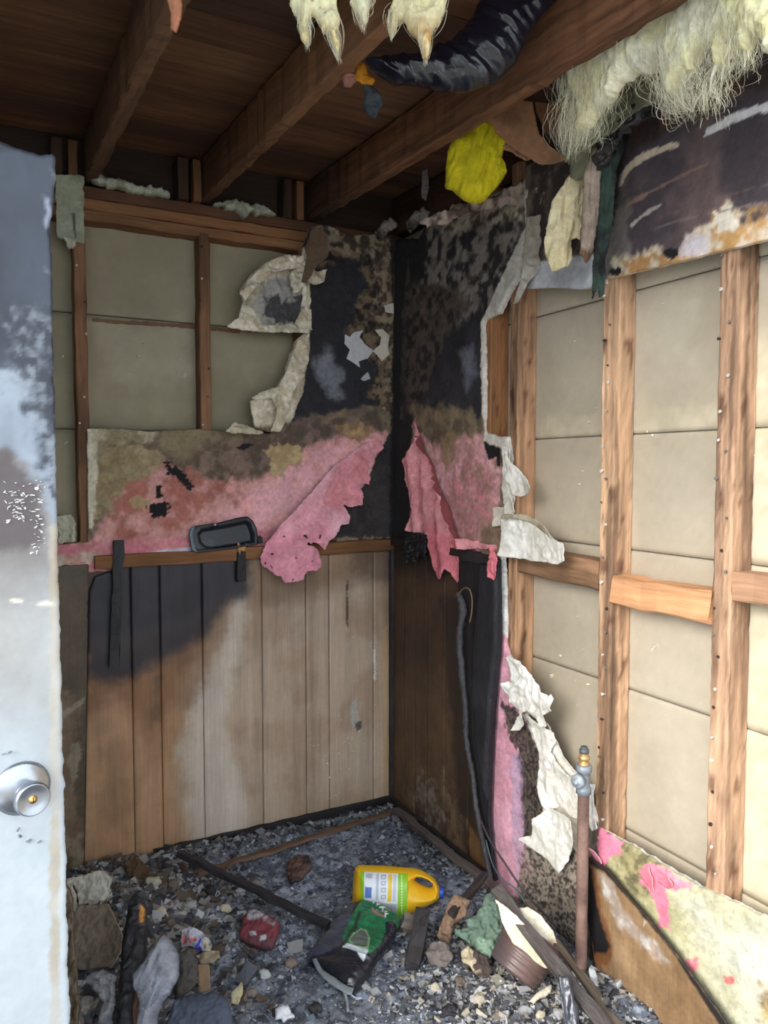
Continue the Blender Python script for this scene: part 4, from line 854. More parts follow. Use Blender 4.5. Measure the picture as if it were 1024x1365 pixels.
tag(board('grey_wood_block', depth_pt(548, 1222, 2.40), on_ash(543, 1252)+V3(0, 0, .03), .034, .02, M_WOOD, (106, 98, 92), None, side=RT, chew=.006, rough=.002), 'short grey weathered wood piece between the bag and the blackened block', 'block')
chunk('tan_cloth', [(606, 1193), (616, 1196), (625, 1201), (623, 1212), (620, 1222), (611, 1228), (604, 1234), (602, 1246), (598, 1259), (590, 1256), (582, 1249), (585, 1240), (588, 1232), (592, 1220), (597, 1208)], .06, M_CLOTH, ((146, 118, 96), (126, 102, 84), 12), 'crumpled tan cloth right of the blue jug cap', 'cloth', tilt=.8, thick=.005, bulge=.012, wr_=0.012, wsc=36)
chunk('grey_rag', [(566, 1272), (574, 1258), (588, 1256), (598, 1262), (604, 1276), (596, 1292), (584, 1290), (574, 1284)], .02, M_CLOTH, ((120, 110, 104), (92, 86, 84), 16), 'small grey rag below the tan cloth', 'cloth', tilt=.7, thick=.005, bulge=.01, wr_=.012)
chunk('green_cloth', [(620, 1226), (634, 1222), (642, 1208), (646, 1195), (653, 1192), (662, 1206), (672, 1226), (675, 1242), (670, 1256), (660, 1270), (652, 1280), (641, 1279), (634, 1266), (622, 1256), (606, 1247), (606, 1240), (624, 1238)], .06, M_CLOTH, ((112, 134, 118), (66, 82, 76), 12), 'melted green cloth bundled between the tan cloth and the pot', 'cloth', tilt=.8, thick=.005, bulge=.014, wr_=0.016, wsc=34, layers=[([(636, 1256), (654, 1254), (656, 1276), (640, 1278)], (146, 172, 150), .006, .8, .01)])
chunk('burnt_paper', [(614, 1270), (624, 1264), (634, 1272), (638, 1284), (644, 1300), (634, 1302), (626, 1290), (616, 1284)], .02, M_CARD, ((196, 180, 150), (90, 74, 62), 30), 'burnt brown and cream paper below the green cloth', 'paper', tilt=.6, thick=.004, bulge=.006, wr_=.012)
chunk('burnt_cloth', [(632, 1268), (650, 1278), (656, 1296), (648, 1306), (634, 1300), (626, 1286)], .01, M_CLOTH, ((84, 72, 68), (64, 60, 66), 16), 'burnt grey brown cloth left of the ribbed pot', 'cloth', tilt=.6, thick=.004, bulge=.01, wr_=.01)
chunk('plaster_sliver', [(706, 1334), (716, 1326), (726, 1318), (735, 1314), (733, 1324), (720, 1332), (709, 1339)], .01, M_PLASTER, (216, 208, 188), 'cream plaster sliver under the right side of the pot', 'plaster', tilt=.4, thick=.006)
chunk('black_strip', [(744, 1300), (756, 1302), (762, 1320), (770, 1345), (774, 1400), (754, 1400), (750, 1350), (746, 1324)], .05, M_FILM, ((58, 60, 70), (76, 78, 88), 14), 'blackened plastic strip hanging down right of the pot', 'plastic', tilt=.9, thick=.004, bulge=.006, wr_=.01, wdir=1.5)
chunk('white_scrap', [(785, 1290), (792, 1292), (796, 1304), (798, 1316), (790, 1312), (786, 1302)], .01, M_PLASTER, (210, 212, 212), 'white scrap at the foot of the gas pipe', 'plaster', tilt=1.0, thick=.004, wr_=.006)
big = [((700, 1350), 22, 0, 'pale grey burnt chunk at the bottom edge straight below the ribbed pot'), ((640, 1332), 22, 1, 'cream burnt chunk left of the base of the ribbed pot'),
       ((600, 1348), 24, 2, 'charcoal black chunk at the bottom edge below the blackened wood block'), ((664, 1356), 18, 3, 'grey brown chunk at the bottom edge left of the pale grey chunk'),
       ((745, 1352), 20, 0, 'pale grey flat chunk at the bottom edge right of the ribbed pot'), ((580, 1318), 18, 1, 'cream flat chunk just below the blackened wood block'),
       ((722, 1354), 18, 1, 'small cream chunk between the two pale grey chunks under the pot'), ((612, 1310), 18, 3, 'grey brown chunk below the burnt brown and cream paper'),
       ((280, 1185), 20, 2, 'charcoal black chunk touching the near side of the long charred lath'), ((232, 1178), 18, 3, 'grey brown chunk at the left end of the long charred lath'),
       ((255, 1207), 22, 0, 'pale grey chunk above the printed wrapper'), ((420, 1345), 20, 2, 'charcoal black chunk below the tip of the black and green bag'),
       ((335, 1325), 22, 3, 'grey brown chunk right of the small yellowed paper scrap'), ((352, 1300), 18, 0, 'pale grey chunk below the crushed red carton'),
       ((302, 1212), 18, 1, 'cream chunk left of the crushed red carton'), ((216, 1216), 22, 1, 'cream chunk right of the orange patch of the charred post'),
       ((210, 1196), 18, 2, 'charcoal black chunk below the small cream plaster lump'), ((229, 1232), 20, 3, 'grey brown chunk between the clear bag tip and the printed wrapper')]
cols_ = [(168, 168, 170), (196, 186, 164), (44, 42, 46), (112, 100, 90)]
for (x, y), s_, k, lb in big:
    r = s_*.5; pts = [(x+r*rnd.uniform(.5, 1.1)*math.cos(t*math.pi/4), y+r*.8*rnd.uniform(.5, 1.1)*math.sin(t*math.pi/4)) for t in range(8)]
    chunk('burnt_chunk', pts, .0, M_PLASTER if k < 2 else M_CHAR, cols_[k], lb, 'chunk', tilt=.3+rnd.uniform(-.2, .4), thick=.008, bulge=.004, cell=.003, wr_=.006)

# ------------------------------------------------------------------ yellow jug
jz_ = on_axis(530, 1189, 2, .105)
tj = float(np.dot(jz_-CAM, FW))
pj = facing(530, 1189, tj, .25)
jug = empty('jug', pj.P(*pj.at(530, 1225), 0), 'yellow plastic jug with a blue cap and green white label lying on the ash', 'jug')
jp = [(474, 1156), (478, 1153.5), (510, 1154.5), (542, 1157), (554, 1158), (563, 1161), (572, 1166), (580, 1172), (584, 1179), (586.5, 1184), (586.5, 1195), (583, 1200), (568, 1208), (554, 1214), (544, 1221), (532, 1224.5), (500, 1222), (480, 1219), (471, 1214), (469.5, 1205), (470.5, 1180), (472, 1164)]
hole = [(552.5, 1171), (556, 1168.5), (562, 1169), (570, 1172), (577, 1178), (577, 1182.5), (573, 1184), (566, 1182), (558, 1178), (553, 1174)]
sheet('body', pj, jp, M_PLASTIC, jug, cell=.0022, thick=.0, jag=0, bulge=.062, bulge_r=.055, hole_poly=hole, paint=painter(pj, ((238, 186, 36), (232, 176, 30), 4), [], 0), wr=0)
def lab_rel(a, b, s): 
    sj = sdist(a, b, pj.poly(jp)); t = np.clip(sj/.055, 0, 1); return .062*np.sqrt(1-(1-t)**2)+.0012
white = (226, 230, 236); grey = (158, 164, 176); grn = (142, 200, 44)
ly = [([(480, 1150), (486, 1150), (486, 1230), (480, 1230)], grn, .0008, 1, 0), ([(530.5, 1150), (545, 1150), (545, 1230), (529, 1230)], grn, .0008, 1, 0),
      ([(487, 1195), (529, 1197), (529, 1224), (490, 1224)], (176, 180, 188), .0008, 1, 0), ([(483, 1192), (490.5, 1193), (490.5, 1207), (482.5, 1206)], (240, 204, 44), .0005, 1, 0),
      ([(518, 1161), (523, 1161), (521.5, 1194), (516.5, 1194)], (236, 196, 40), .0005, 1, 0), ([(487.5, 1175), (496, 1175.5), (495.5, 1189.5), (487, 1189)], (92, 124, 196), .0005, 1, 0),
      ([(488, 1159.5), (497, 1160), (496, 1165), (488, 1164)], (166, 170, 180), .0006, .8, .0005), ([(502, 1160), (505.5, 1160), (504.5, 1192), (501, 1192)], (170, 178, 196), .0006, .8, 0), ([(524.5, 1161), (528, 1161), (527, 1194), (523, 1194)], (186, 192, 206), .0006, .8, 0)]
for k in range(5): ly.append(([(488.2+k*1.6, 1175.5), (488.7+k*1.6, 1175.5), (488.4+k*1.6, 1189), (487.9+k*1.6, 1189)], (40, 70, 160), .0003, .8, 0))
for (y0, y1) in ((1161, 1166), (1168, 1173), (1176, 1182), (1185, 1191)):
    ly += [([(508.5, y0), (514.5, y0), (514, y1), (508, y1)], (150, 156, 168), .0004, .9, 0), ([(509.7, y0+1.2), (513.3, y0+1.2), (513, y1-1.2), (509.5, y1-1.2)], white, .0004, .9, 0)]
for k in range(12): ly.append(([(491.5+k*3, 1199), (492.5+k*3, 1199), (492.5+k*3, 1203+12*(.5+.5*math.sin(k*2.1))), (491.5+k*3, 1203+12*(.5+.5*math.sin(k*2.1)))], (120, 126, 138), .0004, .8, 0))
for k in range(14): ly.append(([(534.5, 1162+k*3.6), (536, 1162+k*3.6), (535.8, 1164.4+k*3.6), (534.3, 1164.4+k*3.6)], (232, 244, 214), .0003, .9, 0))
ly += [([(484, 1195), (487.5, 1195.5), (487.5, 1197), (484, 1196.5)], (30, 30, 30), .0004, 1, 0), ([(485, 1198), (488.5, 1198.5), (487, 1204), (484.5, 1203.5)], (60, 50, 30), .0006, .9, .0006)]
sheet('label', pj, [(481, 1157.5), (543, 1161), (541.5, 1219), (533, 1221), (500, 1218), (482, 1212)], M_PLASTIC, jug, cell=.0012, thick=.0006, jag=0, relief=lab_rel, paint=painter(pj, (white, (218, 224, 232), 4), ly, 0), back=None)
cj = pj.P(*pj.at(585.5, 1189.5), 0); aj = unit(pj.P(*pj.at(592, 1190), 0)-cj)
capc = lathe('cap', cj, aj, [(0, .0175), (.003, .0185), (.012, .0185), (.0145, .0172), (.0150, 0)], M_PLASTIC, (44, 84, 190), jug, 26)
lathe('neck', cj-aj*.012, aj, [(0, .018), (.006, .0165), (.013, .016)], M_PLASTIC, (236, 184, 40), jug, 24)

# ------------------------------------------------------------------ black and green bag
bp0 = on_ash(467, 1326)+V3(0, 0, .03); bp1 = on_ash(409, 1278)+V3(0, 0, .03); bp2 = depth_pt(492, 1212, float(np.dot(pj.P(*pj.at(500, 1212), .075)-CAM, FW)))
pb = Plane(bp0, (bp0-bp1), bp2-bp1); 
if pb.n[2] < 0: pb = Plane(bp0, -(bp0-bp1), bp2-bp1)
bag = empty('foil_bag', bp1, 'black and green plastic bag with white lettering slumped against the yellow jug', 'bag')
gr = ((52, 128, 84), (38, 104, 70), 20)
bl = [([(408, 1280), (431, 1251), (452, 1228), (472, 1210), (474, 1216), (466, 1245), (460, 1262), (454, 1276), (440, 1282), (424, 1284)], ((82, 86, 104), (66, 70, 86), 12), .003, .95, .002),
      ([(477, 1222), (482, 1212), (500, 1209), (522, 1216), (534, 1231), (530, 1240), (514, 1242), (513, 1256), (505, 1272), (494, 1284), (478, 1280), (466, 1272), (459, 1274), (457, 1264), (466, 1240)], gr, .0012, 1, .002),
      ([(464, 1272), (492, 1281), (484.5, 1294), (476, 1284), (457, 1278)], (198, 206, 212), .0012, 1, .001),
      ([(481, 1247), (489, 1250), (494, 1262), (492, 1280), (484, 1280), (470, 1275), (464, 1267)], (132, 172, 132), .0012, 1, .001), ([(482, 1249.5), (488, 1252), (492, 1263), (490, 1277), (484, 1278), (472, 1273), (467, 1267)], ((96, 104, 98), (112, 122, 116), 14), .0014, 1, .001),
      ([(495, 1221), (498, 1221), (502, 1230), (512, 1234), (514, 1237), (502, 1235), (497, 1229)], (172, 124, 118), .0008, .95, .001),
      ([(482, 1230), (476, 1250), (462, 1272), (456, 1276), (470, 1248), (478, 1228)], (40, 46, 50), .002, .8, .001)]
def letter(x, y, s, kind):
    a, b = s, s*.34
    return {0: [(x-a, y-a), (x-a+b, y-a-b), (x-a+b, y+a), (x-a, y+a)], 1: [(x-a, y-b), (x+a, y-b-1), (x+a, y-b+.6), (x-a, y-b+1.4)], 2: [(x-a, y+a), (x, y-a), (x+b, y-a), (x-a+b, y+a)]}[kind]
LW = (236, 240, 240)
glyph = [(500, 1213.5, 2.2), (505, 1216, 2.2), (508, 1219.5, 2.2), (512, 1219, 2.2), (504, 1226, 2.0), (509, 1228, 2.4), (514, 1228, 2.6), (516, 1233, 2.6), (515, 1237, 2.0), (512, 1224, 2.0)]
for k, (x, y, s) in enumerate(glyph):
    for kd in ((0, 2), (0, 1), (2, 1), (0, 2, 1))[k % 4]: bl.append((letter(x, y, s, kd), LW, .0006, .95, .0004))
sheet('body', pb, [(473, 1209), (484, 1206), (494, 1209), (508, 1211), (519, 1216), (528, 1222), (534, 1231), (529, 1241), (526, 1250), (522, 1259), (514, 1268), (506, 1277), (496, 1292), (488, 1306), (480, 1316), (472, 1323), (462, 1322), (451, 1316), (430, 1298), (409, 1279), (420, 1265), (431, 1251), (442, 1239), (452, 1228), (463, 1217)], M_FILM, bag, cell=.002, thick=.006, jag=.0012, bulge=.028, bulge_r=.035, wr=.007, wsc=20, wdir=.5,
      paint=painter(pb, ((38, 40, 48), (28, 30, 36), 14), bl))
pb2 = pb.off(.022)
sheet('folded_edge', pb2, [(416, 1279), (422, 1278), (430, 1292), (446, 1304), (462, 1314), (471, 1318), (469, 1327), (462, 1325), (448, 1316), (432, 1304), (422, 1292)], M_FILM, bag, cell=.002, thick=.004, jag=.001, bulge=.003, bulge_r=.01, paint=(128, 138, 142), wr=.002)
tube('drawstring', [pb.P(*pb.at(456, 1320), .01), on_ash(462, 1335)+V3(0, 0, .01), on_ash(464, 1350)+V3(0, 0, .004)], .004, M_CLOTH, (140, 146, 150), bag)

# ------------------------------------------------------------------ ribbed pot with plaster in it
pb_ = on_ash(684, 1318)+V3(0, 0, .05)
ax_ = unit(V3(0, 0, 1)*.74+RT*.56+FW*.30)
pot = empty('plant_pot', pb_, 'brown ribbed pot tipped over and packed with broken plaster', 'pot')
prof = [(0, 0), (0, .068), (.004, .072)]
for k in range(28):
    h = .006+k*.0042; prof.append((h, .071+.016*k/27+(.0024 if k % 4 < 2 else 0)))
prof += [(.122, .090), (.126, .0905), (.126, .084), (.10, .080)]
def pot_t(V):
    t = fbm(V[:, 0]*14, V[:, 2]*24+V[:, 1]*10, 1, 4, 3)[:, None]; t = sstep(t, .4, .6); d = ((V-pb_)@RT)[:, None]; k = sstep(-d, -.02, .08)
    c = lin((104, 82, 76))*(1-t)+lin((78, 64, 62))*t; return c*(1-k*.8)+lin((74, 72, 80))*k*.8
pc = pb_-ax_*.002
lathe('body', pc, ax_, prof, mat('burnt glazed pot', .35, .25, 40, .2, 1, spec=.5), (0, 0, 0), pot, 44, .02, True, pot_t)
ptop = Plane(pc+ax_*.152, RT-ax_*np.dot(RT, ax_), np.cross(ax_, unit(RT-ax_*np.dot(RT, ax_))))
# packed ash below the rim
lathe('packed_ash', pc+ax_*.095, ax_, [(0, .079), (.012, .077), (.018, .05), (.02, 0)], M_ASH, (70, 66, 64), pot, 30, .03)
pf = facing(695, 1250, float(np.dot(pb_-CAM, FW))-.055, .25)
o = sheet('plaster_sheet', pf, [(660, 1199), (664, 1206), (668, 1226), (676, 1244), (686, 1258), (700, 1268), (716, 1284), (726, 1290), (738, 1292), (738, 1274), (722, 1256), (704, 1236), (688, 1220), (672, 1206)], M_PLASTER, None, cell=.003, thick=.008, jag=.0015, paint=painter(pf, ((226, 216, 190), (210, 198, 168), 20), []), wr=.004, edge=(196, 188, 166))
tag(o, 'cream broken plaster sheet sticking up out of the pot under the charred plank', 'plaster')
pf2 = pf.off(-.04)
o = sheet('plaster_sheet', pf2, [(692, 1212), (704, 1208), (722, 1222), (736, 1240), (742, 1256), (745, 1274), (738, 1282), (736, 1268), (722, 1262), (706, 1246), (696, 1232)], M_PLASTER, None, cell=.003, thick=.008, jag=.002, paint=painter(pf2, ((226, 218, 196), (196, 172, 138), 20), []), wr=.004, edge=(196, 188, 166))
tag(o, 'cream plaster piece leaning behind the charred plank above the pot', 'plaster')
def leaner(name, a, ta, b, tb, wd, ht, tint, label, m=M_CHAR, cat='plank', side=None):
    p0, p1 = depth_pt(a[0], a[1], ta), depth_pt(b[0], b[1], tb)
    return tag(board(name, p0, p1, wd, ht, m, tint, None, side=RT if side is None else side, chew=.006, rough=.0016), label, cat)
zf = lambda x, y: float(np.dot(on_ash(x, y)-CAM, FW))
leaner('charred_plank', (660, 1184), 2.17, (812, 1375), zf(812, 1375)-.07, .036, .016, (74, 66, 64), 'charred narrow plank slanting down over the ribbed pot')
leaner('thin_lath', (702, 1204), 2.24, (826, 1372), zf(826, 1372)-.07, .018, .012, (88, 76, 66), 'thin brown lath slanting beside the gas pipe', cat='lath')
leaner('thin_lath', (742, 1252), 2.34, (800, 1330), zf(800, 1330)-.03, .014, .012, (122, 112, 96), 'grey split lath lying between the thin brown lath and the pipe', cat='lath', m=M_WOOD)
leaner('charred_beam', (800, 1322), 2.18, (880, 1400), zf(880, 1400)-.02, .05, .03, (40, 38, 42), 'charred beam end at the foot of the leaning scorched panel', cat='beam')

# ------------------------------------------------------------------ gas pipe
px_ = -.085
def pipe_pt(y): 
    p = on_axis(778, y, 0, px_); return V3(px_, pipe_y, p[2])
pipe_y = float(on_axis(778, 1060, 0, px_)[1])
zt = pipe_pt(1056)[2]
gp = empty('gas_pipe', (px_, pipe_y, 0), 'rusty upright gas pipe with a grey shutoff valve and brass end', 'pipe')
Zv = V3(0, 0, 1); b0 = V3(px_, pipe_y, .0)
def rust(V):
    t = sstep(fbm(V[:, 2]*14, V[:, 0]*60+V[:, 1]*60, 1, 4, 6), .35, .65)[:, None]; return lin((136, 108, 98))*(1-t)+lin((108, 84, 76))*t
lathe('pipe', b0, Zv, [(k*.03, .0165+.0004*math.sin(k*2.3)) for k in range(int(zt/.03)+1)]+[(zt, .0165)], M_RUST, (0, 0, 0), gp, 22, 0, True, rust)
vb = lathe('valve_body', V3(px_, pipe_y, zt-.004), Zv, [(0, .019), (0, .0215), (.020, .0215), (.023, .0175), (.035, .0165), (.05, .0175), (.062, .0185), (.064, .0225), (.082, .0225), (.084, .018)], M_ZINC, (142, 150, 160), gp, 8)
va = unit(-RT*.8-V3(math.sin(YAW), math.cos(YAW), 0)*.75)
lathe('valve_plug', V3(px_, pipe_y, zt+.04), va, [(0, .014), (.024, .015), (.024, .020), (.034, .0205), (.037, .015), (.037, .008), (.045, .0075), (.045, 0)], M_ZINC, (160, 168, 176), gp, 18)
lathe('brass_nipple', V3(px_, pipe_y, zt+.078), Zv, [(0, .0165), (.008, .0165), (.009, .0125), (.016, .0125), (.017, .0165), (.026, .0165), (.028, .0125), (.038, .012)], mat('dull brass', .45, .2, 80, .12, 1, metal=.6), (206, 172, 116), gp, 6)
lathe('end_plug', V3(px_, pipe_y, zt+.114), Zv, [(0, .0135), (.010, .0135), (.011, .010), (.018, .0095), (.018, 0)], M_ZINC, (96, 100, 108), gp, 16)

# ------------------------------------------------------------------ scorched panel leaning at right
pq = WB.off(.035); pq = Plane(pq.o, pq.u, V3(.02, 0, 1))
lp = [(770, 1141), (776, 1140), (786, 1143), (798, 1152), (810, 1158), (830, 1185), (857, 1214), (896, 1262), (936, 1313), (960, 1345), (1010, 1410), (900, 1410), (857, 1366), (826, 1338), (799, 1313), (792, 1280), (784, 1230), (776, 1180)]
chb = (30, 28, 30)
o = sheet('scorched_panel', pq, lp, M_PANEL, None, cell=.0035, thick=.006, jag=.001, edge=(40, 36, 34), paint=painter(pq, ((160, 132, 100), (142, 114, 84), 5), [
    ([(790, 1150), (830, 1190), (900, 1275), (960, 1360), (1000, 1420), (920, 1420), (840, 1280), (806, 1220)], ((140, 110, 78), (118, 90, 64), 8), .04, .7, .02, 12),
    ([(800, 1165), (815, 1180), (850, 1240), (880, 1262), (892, 1280), (870, 1275), (840, 1250), (818, 1220), (806, 1190)], ((204, 200, 198), (164, 150, 138), 30), .016, .85, .016, 24),  # pale sheen painted into the panel's colour
    ([(776, 1140), (788, 1146), (800, 1190), (808, 1230), (818, 1266), (812, 1290), (794, 1290), (780, 1220)], (112, 66, 34), .012, .85, .008, 30),
    ([(766, 1136), (782, 1142), (788, 1160), (794, 1200), (806, 1238), (814, 1262), (808, 1272), (792, 1272), (782, 1230), (770, 1160)], chb, .007, 1, .006, 30),
    ([(766, 1130), (812, 1150), (836, 1186), (900, 1264), (1010, 1408), (1000, 1420), (896, 1266), (852, 1214), (806, 1162), (770, 1146)], chb, .005, .95, .003, 40),
    ([(797, 1300), (803, 1316), (830, 1338), (900, 1408), (880, 1420), (790, 1330)], (50, 42, 36), .006, .9, .004),
    ([(858, 1222), (864, 1230), (858, 1236)], (210, 200, 180), .002, .6, .002)]), relief=lambda a, b, s: .02*(a-pq.at(800, 1200)[0])**2*3)
tag(o, 'scorched brown panel with a curved black edge leaning against the low drywall at right', 'panel')

# charred narrow board and cable on the right wainscot
pc_ = WB.off(.03)
cb = empty('charred_door', WB.P(WB.at(640, 1165)[0], 0, .03), 'charred black narrow board leaning between the wainscot and the pink drywall', 'board'); cb.name = 'charred_board'; WLOC['charred_board'] = WLOC['charred_door']
sheet('board_face', pc_, [(612, 737), (622, 735), (650, 740), (664, 746), (665, 800), (665, 860), (660, 912), (655, 986), (653, 1030), (651, 1090), (656, 1150), (660, 1176), (650, 1160), (640, 1120), (632, 1060), (624, 1000), (617, 950), (613, 900), (611, 820)], M_CHAR, cb, cell=.005, thick=.014, jag=.001, paint=painter(pc_, ((36, 36, 41), (28, 28, 32), 10), []))
pc2 = pc_.off(.018)
sheet('raised_panel', pc2, [(637, 752), (660, 754), (661, 800), (660, 860), (654, 920), (648, 1000), (646, 1070), (640, 1050), (632, 990), (626, 930), (628, 860), (634, 800)], M_CHAR, cb, cell=.005, thick=.018, jag=.001, paint=painter(pc2, ((44, 44, 50), (34, 34, 40), 10), []), relief=lambda a, b, s: -.008*(1-sstep(s, 0, .015)))
sheet('top_rail', pc_.off(.01), [(613, 738), (622, 736), (650, 741), (664, 747), (664, 754), (640, 751), (616, 748)], M_CHAR, cb, cell=.004, thick=.01, jag=.001, paint=(40, 38, 42))
pt = [WB.off(.062).P(*WB.off(.062).at(x, y), rnd.uniform(-.006, .006)) for x, y in ((611, 790), (616, 812), (614, 850), (616, 900), (619, 950), (622, 985), (628, 1030), (636, 1080), (645, 1125), (654, 1165), (660, 1185))]
tag(tube('charred_cable', pt, [.010, .014, .012, .012, .010, .010, .009, .009, .008, .006], M_CHAR, (66, 66, 70), None, 12, 10, .3), 'lumpy charred cable hanging down in front of the black narrow board', 'cable')
pt = [WB.off(.075).P(*WB.off(.075).at(x, y), 0) for x, y in ((610, 795), (616, 786), (624, 784), (629, 795), (629, 815), (626, 830))]
tag(tube('wire_loop', pt, .0028, M_CLOTH, (122, 96, 72), None, 6, 4), 'small tan wire loop at the top of the charred cable', 'wire')
pt = [depth_pt(x, y, t) for x, y, t in ((648, 1120, 2.66), (656, 1150, 2.6), (668, 1170, 2.5), (690, 1188, 2.42), (712, 1225, 2.3), (722, 1250, 2.24), (730, 1280, 2.2), (738, 1292, 2.18), (742, 1310, 2.16))]
tag(tube('thin_wire', pt, .0022, M_CLOTH, (92, 116, 124), None, 6, 5), 'thin blue grey wire winding from the wall corner over the pot', 'wire')
pt = [depth_pt(x, y, t) for x, y, t in ((640, 1090, 2.70), (652, 1118, 2.6), (674, 1152, 2.5), (700, 1190, 2.40), (724, 1216, 2.3), (742, 1236, 2.24))]
tag(tube('thin_wire', pt, .0035, M_CLOTH, (78, 70, 74), None, 6, 5), 'dark wire running down from the charred cable toward the laths', 'wire')

# charred batten, clip and tray at the left ledge
pa = WA.off(.03)
tag(board('charred_batten', pa.P(*pa.at(158, 722), 0), pa.P(*pa.at(152, 888), 0), .034, .018, M_CHAR, (46, 48, 52), None, side=(1, 0, 0), chew=.008, rough=.0018), 'long charred batten hanging upright over the left end of the ledge', 'batten')
cl = empty('charred_bracket', pa.P(*pa.at(321, 776), 0), 'short charred bracket with a fresh broken wood tip on the ledge', 'bracket')
board('stem', pa.P(*pa.at(321.5, 736), 0), pa.P(*pa.at(321, 775), 0), .036, .016, M_CHAR, (34, 34, 38), cl, side=(1, 0, 0), chew=.004, rough=.001)
sheet('broken_tip', pa.off(.01), [(316.5, 724), (319, 723), (321, 730), (329, 724), (329.5, 727), (325, 735), (321, 733), (320, 740), (317.5, 733)], M_WOOD, cl, cell=.002, thick=.006, jag=.0005, paint=(206, 156, 104))
ptr = Plane(WA.P(*WA.at(300, 735), .045), (1, 0, 0), V3(0, .22, 1))
tr = empty('baking_tray', ptr.P(*ptr.at(300, 735), 0), 'black rectangular tray propped on its edge on the ledge', 'tray'); 
tp = [(252, 712), (254, 704), (260, 701), (290, 697), (318, 690), (330, 688.5), (337, 694), (342, 704), (344, 718), (343, 726), (325, 729), (290, 734), (262, 737), (255, 732)]
tin = [(266, 712), (270, 707), (300, 702), (328, 696), (332, 698), (337, 712), (337, 721), (320, 725), (284, 730), (274, 728), (268, 722)]
tq = ptr.poly(tin)
def tray_rel(a, b, s): return -.022*sstep(sdist(a, b, tq), -.008, .006)+.003*np.exp(-((s-.006)/.004)**2)
sheet('pan', ptr, tp, M_FILM if False else mat('blackened enamel', .4, .15, 50, .15, 1, spec=.5), tr, cell=.0025, thick=.003, jag=0, relief=tray_rel, paint=painter(ptr, ((44, 48, 54), (34, 37, 42), 16), [
    ([(252, 712), (254, 704), (259, 702), (257, 712), (261, 736), (256, 733)], (120, 140, 150), .002, .8, .002), ([(270, 722), (290, 716), (286, 732), (272, 729)], (72, 78, 82), .006, .5, .006),
    ([(280, 701), (292, 698), (292, 701), (281, 704)], (24, 24, 26), .001, .9, .001)]))
lathe('grommet', ptr.P(*ptr.at(286.5, 699.5), .002), ptr.n, [(0, .004), (.003, .004), (.003, 0)], M_CHIP, (216, 212, 206), tr, 12)
tag(sheet('charred_lump', WA.off(.04), [(344, 718), (347, 714), (350, 716), (351, 724), (345, 725)], M_CHAR, None, cell=.002, thick=.012, jag=.001, paint=(28, 27, 29)), 'small black lump on the ledge right of the tray', 'lump')

# ------------------------------------------------------------------ things hanging from the ceiling
def hang(name, pts, t, m, tint, label, cat, bulge=.01, thick=.004, wr_=.008, cell=.003, lean=0, turn=0, layers=(), wsc=34, wdir=None, jag=.002, bulge_r=.05, group=None, edge=None, relief=None, parent=None):
    c = np.mean(np.array(pts, float), 0); pl = facing(c[0], c[1], t, lean, turn)
    o = sheet(name, pl, pts, m, parent, cell=cell, thick=thick, jag=jag, wr=wr_, wsc=wsc, wdir=wdir, bulge=bulge, bulge_r=bulge_r, edge=edge, relief=relief,
              paint=painter(pl, tint if isinstance(tint[0], (tuple, list)) else (tint, tint, 10), layers))
    if label: tag(o, label, cat, group)
    return o, pl
hang('black_bag', [(485, 80), (497, 79), (509, 77), (532, 76), (556, 74), (580, 66), (599, 59), (616, 44), (630, 23), (640, 4), (644, -2), (742, -2), (741, 0), (728, 16), (716, 30), (704, 50), (694, 70), (684, 90), (668, 106), (650, 116), (632, 121), (600, 124), (564, 117), (524, 114), (508, 104), (497, 96)], 1.78, M_FILM, ((26, 28, 42), (18, 19, 28), 8),
     'black plastic bag sagging between the ceiling joists', 'bag', bulge=.045, bulge_r=.09, wr_=0.012, wsc=18, wdir=-.7, cell=.003)
hang('yellow_bag', [(641, 158), (648, 162), (656, 170), (664, 182), (673, 191), (671, 202), (669, 211), (673, 222), (675, 230), (668, 242), (660, 254), (652, 262), (643, 270), (634, 272), (624, 270), (614, 265), (609, 260), (603, 255), (594, 254), (593, 240), (594, 222), (597, 204), (602, 187), (611, 180), (622, 172), (632, 164)], 2.32, M_CLOTH, ((214, 200, 30), (190, 176, 24), 8),
     'bright yellow plastic bag hanging below the ceiling joist', 'bag', bulge=.035, bulge_r=.06, wr_=0.012, wsc=24, wdir=1.35, cell=.003)
hang('cardboard', [(669, 133), (690, 134), (711, 137), (714, 158), (719, 180), (730, 193), (744, 204), (756, 213), (740, 219), (723, 221), (708, 212), (692, 202), (676, 191), (660, 176), (645, 160)], 2.26, M_CARD, ((172, 128, 94), (152, 112, 82), 6), 'curved brown cardboard sheet hanging right of the yellow bag', 'cardboard', bulge=0, thick=.004, wr_=.006, wsc=5, turn=.3,
     layers=[([(655, 150), (690, 140), (694, 160), (670, 172)], (132, 94, 68), .01, .7, .01)], edge=(200, 180, 150))
hang('cardboard', [(706, 118), (725, 98), (745, 84), (768, 72), (770, 120), (768, 196), (756, 198), (743, 195), (732, 184), (723, 172), (714, 150)], 2.36, M_CARD, ((166, 118, 82), (138, 98, 70), 6), 'taller cardboard piece standing behind the curved one by the insulation', 'cardboard', bulge=0, thick=.004, wr_=.01, wsc=4, turn=-.2)
hang('cardboard', [(664, 190), (676, 192), (694, 204), (708, 212), (700, 216), (690, 210), (682, 204), (672, 200)], 2.3, M_CARD, (170, 126, 98), 'small torn cardboard edge right of the yellow bag', 'cardboard', bulge=0, thick=.003, wr_=.008)
hang('pink_rag', [(465, 82), (473, 80), (477, 92), (476, 110), (468, 117), (459, 114), (457, 104), (462, 94)], 1.86, M_CLOTH, ((170, 122, 108), (146, 102, 92), 20), 'dusty pink rag tucked beside the joist', 'cloth', bulge=.008, wr_=.008, bulge_r=.02)
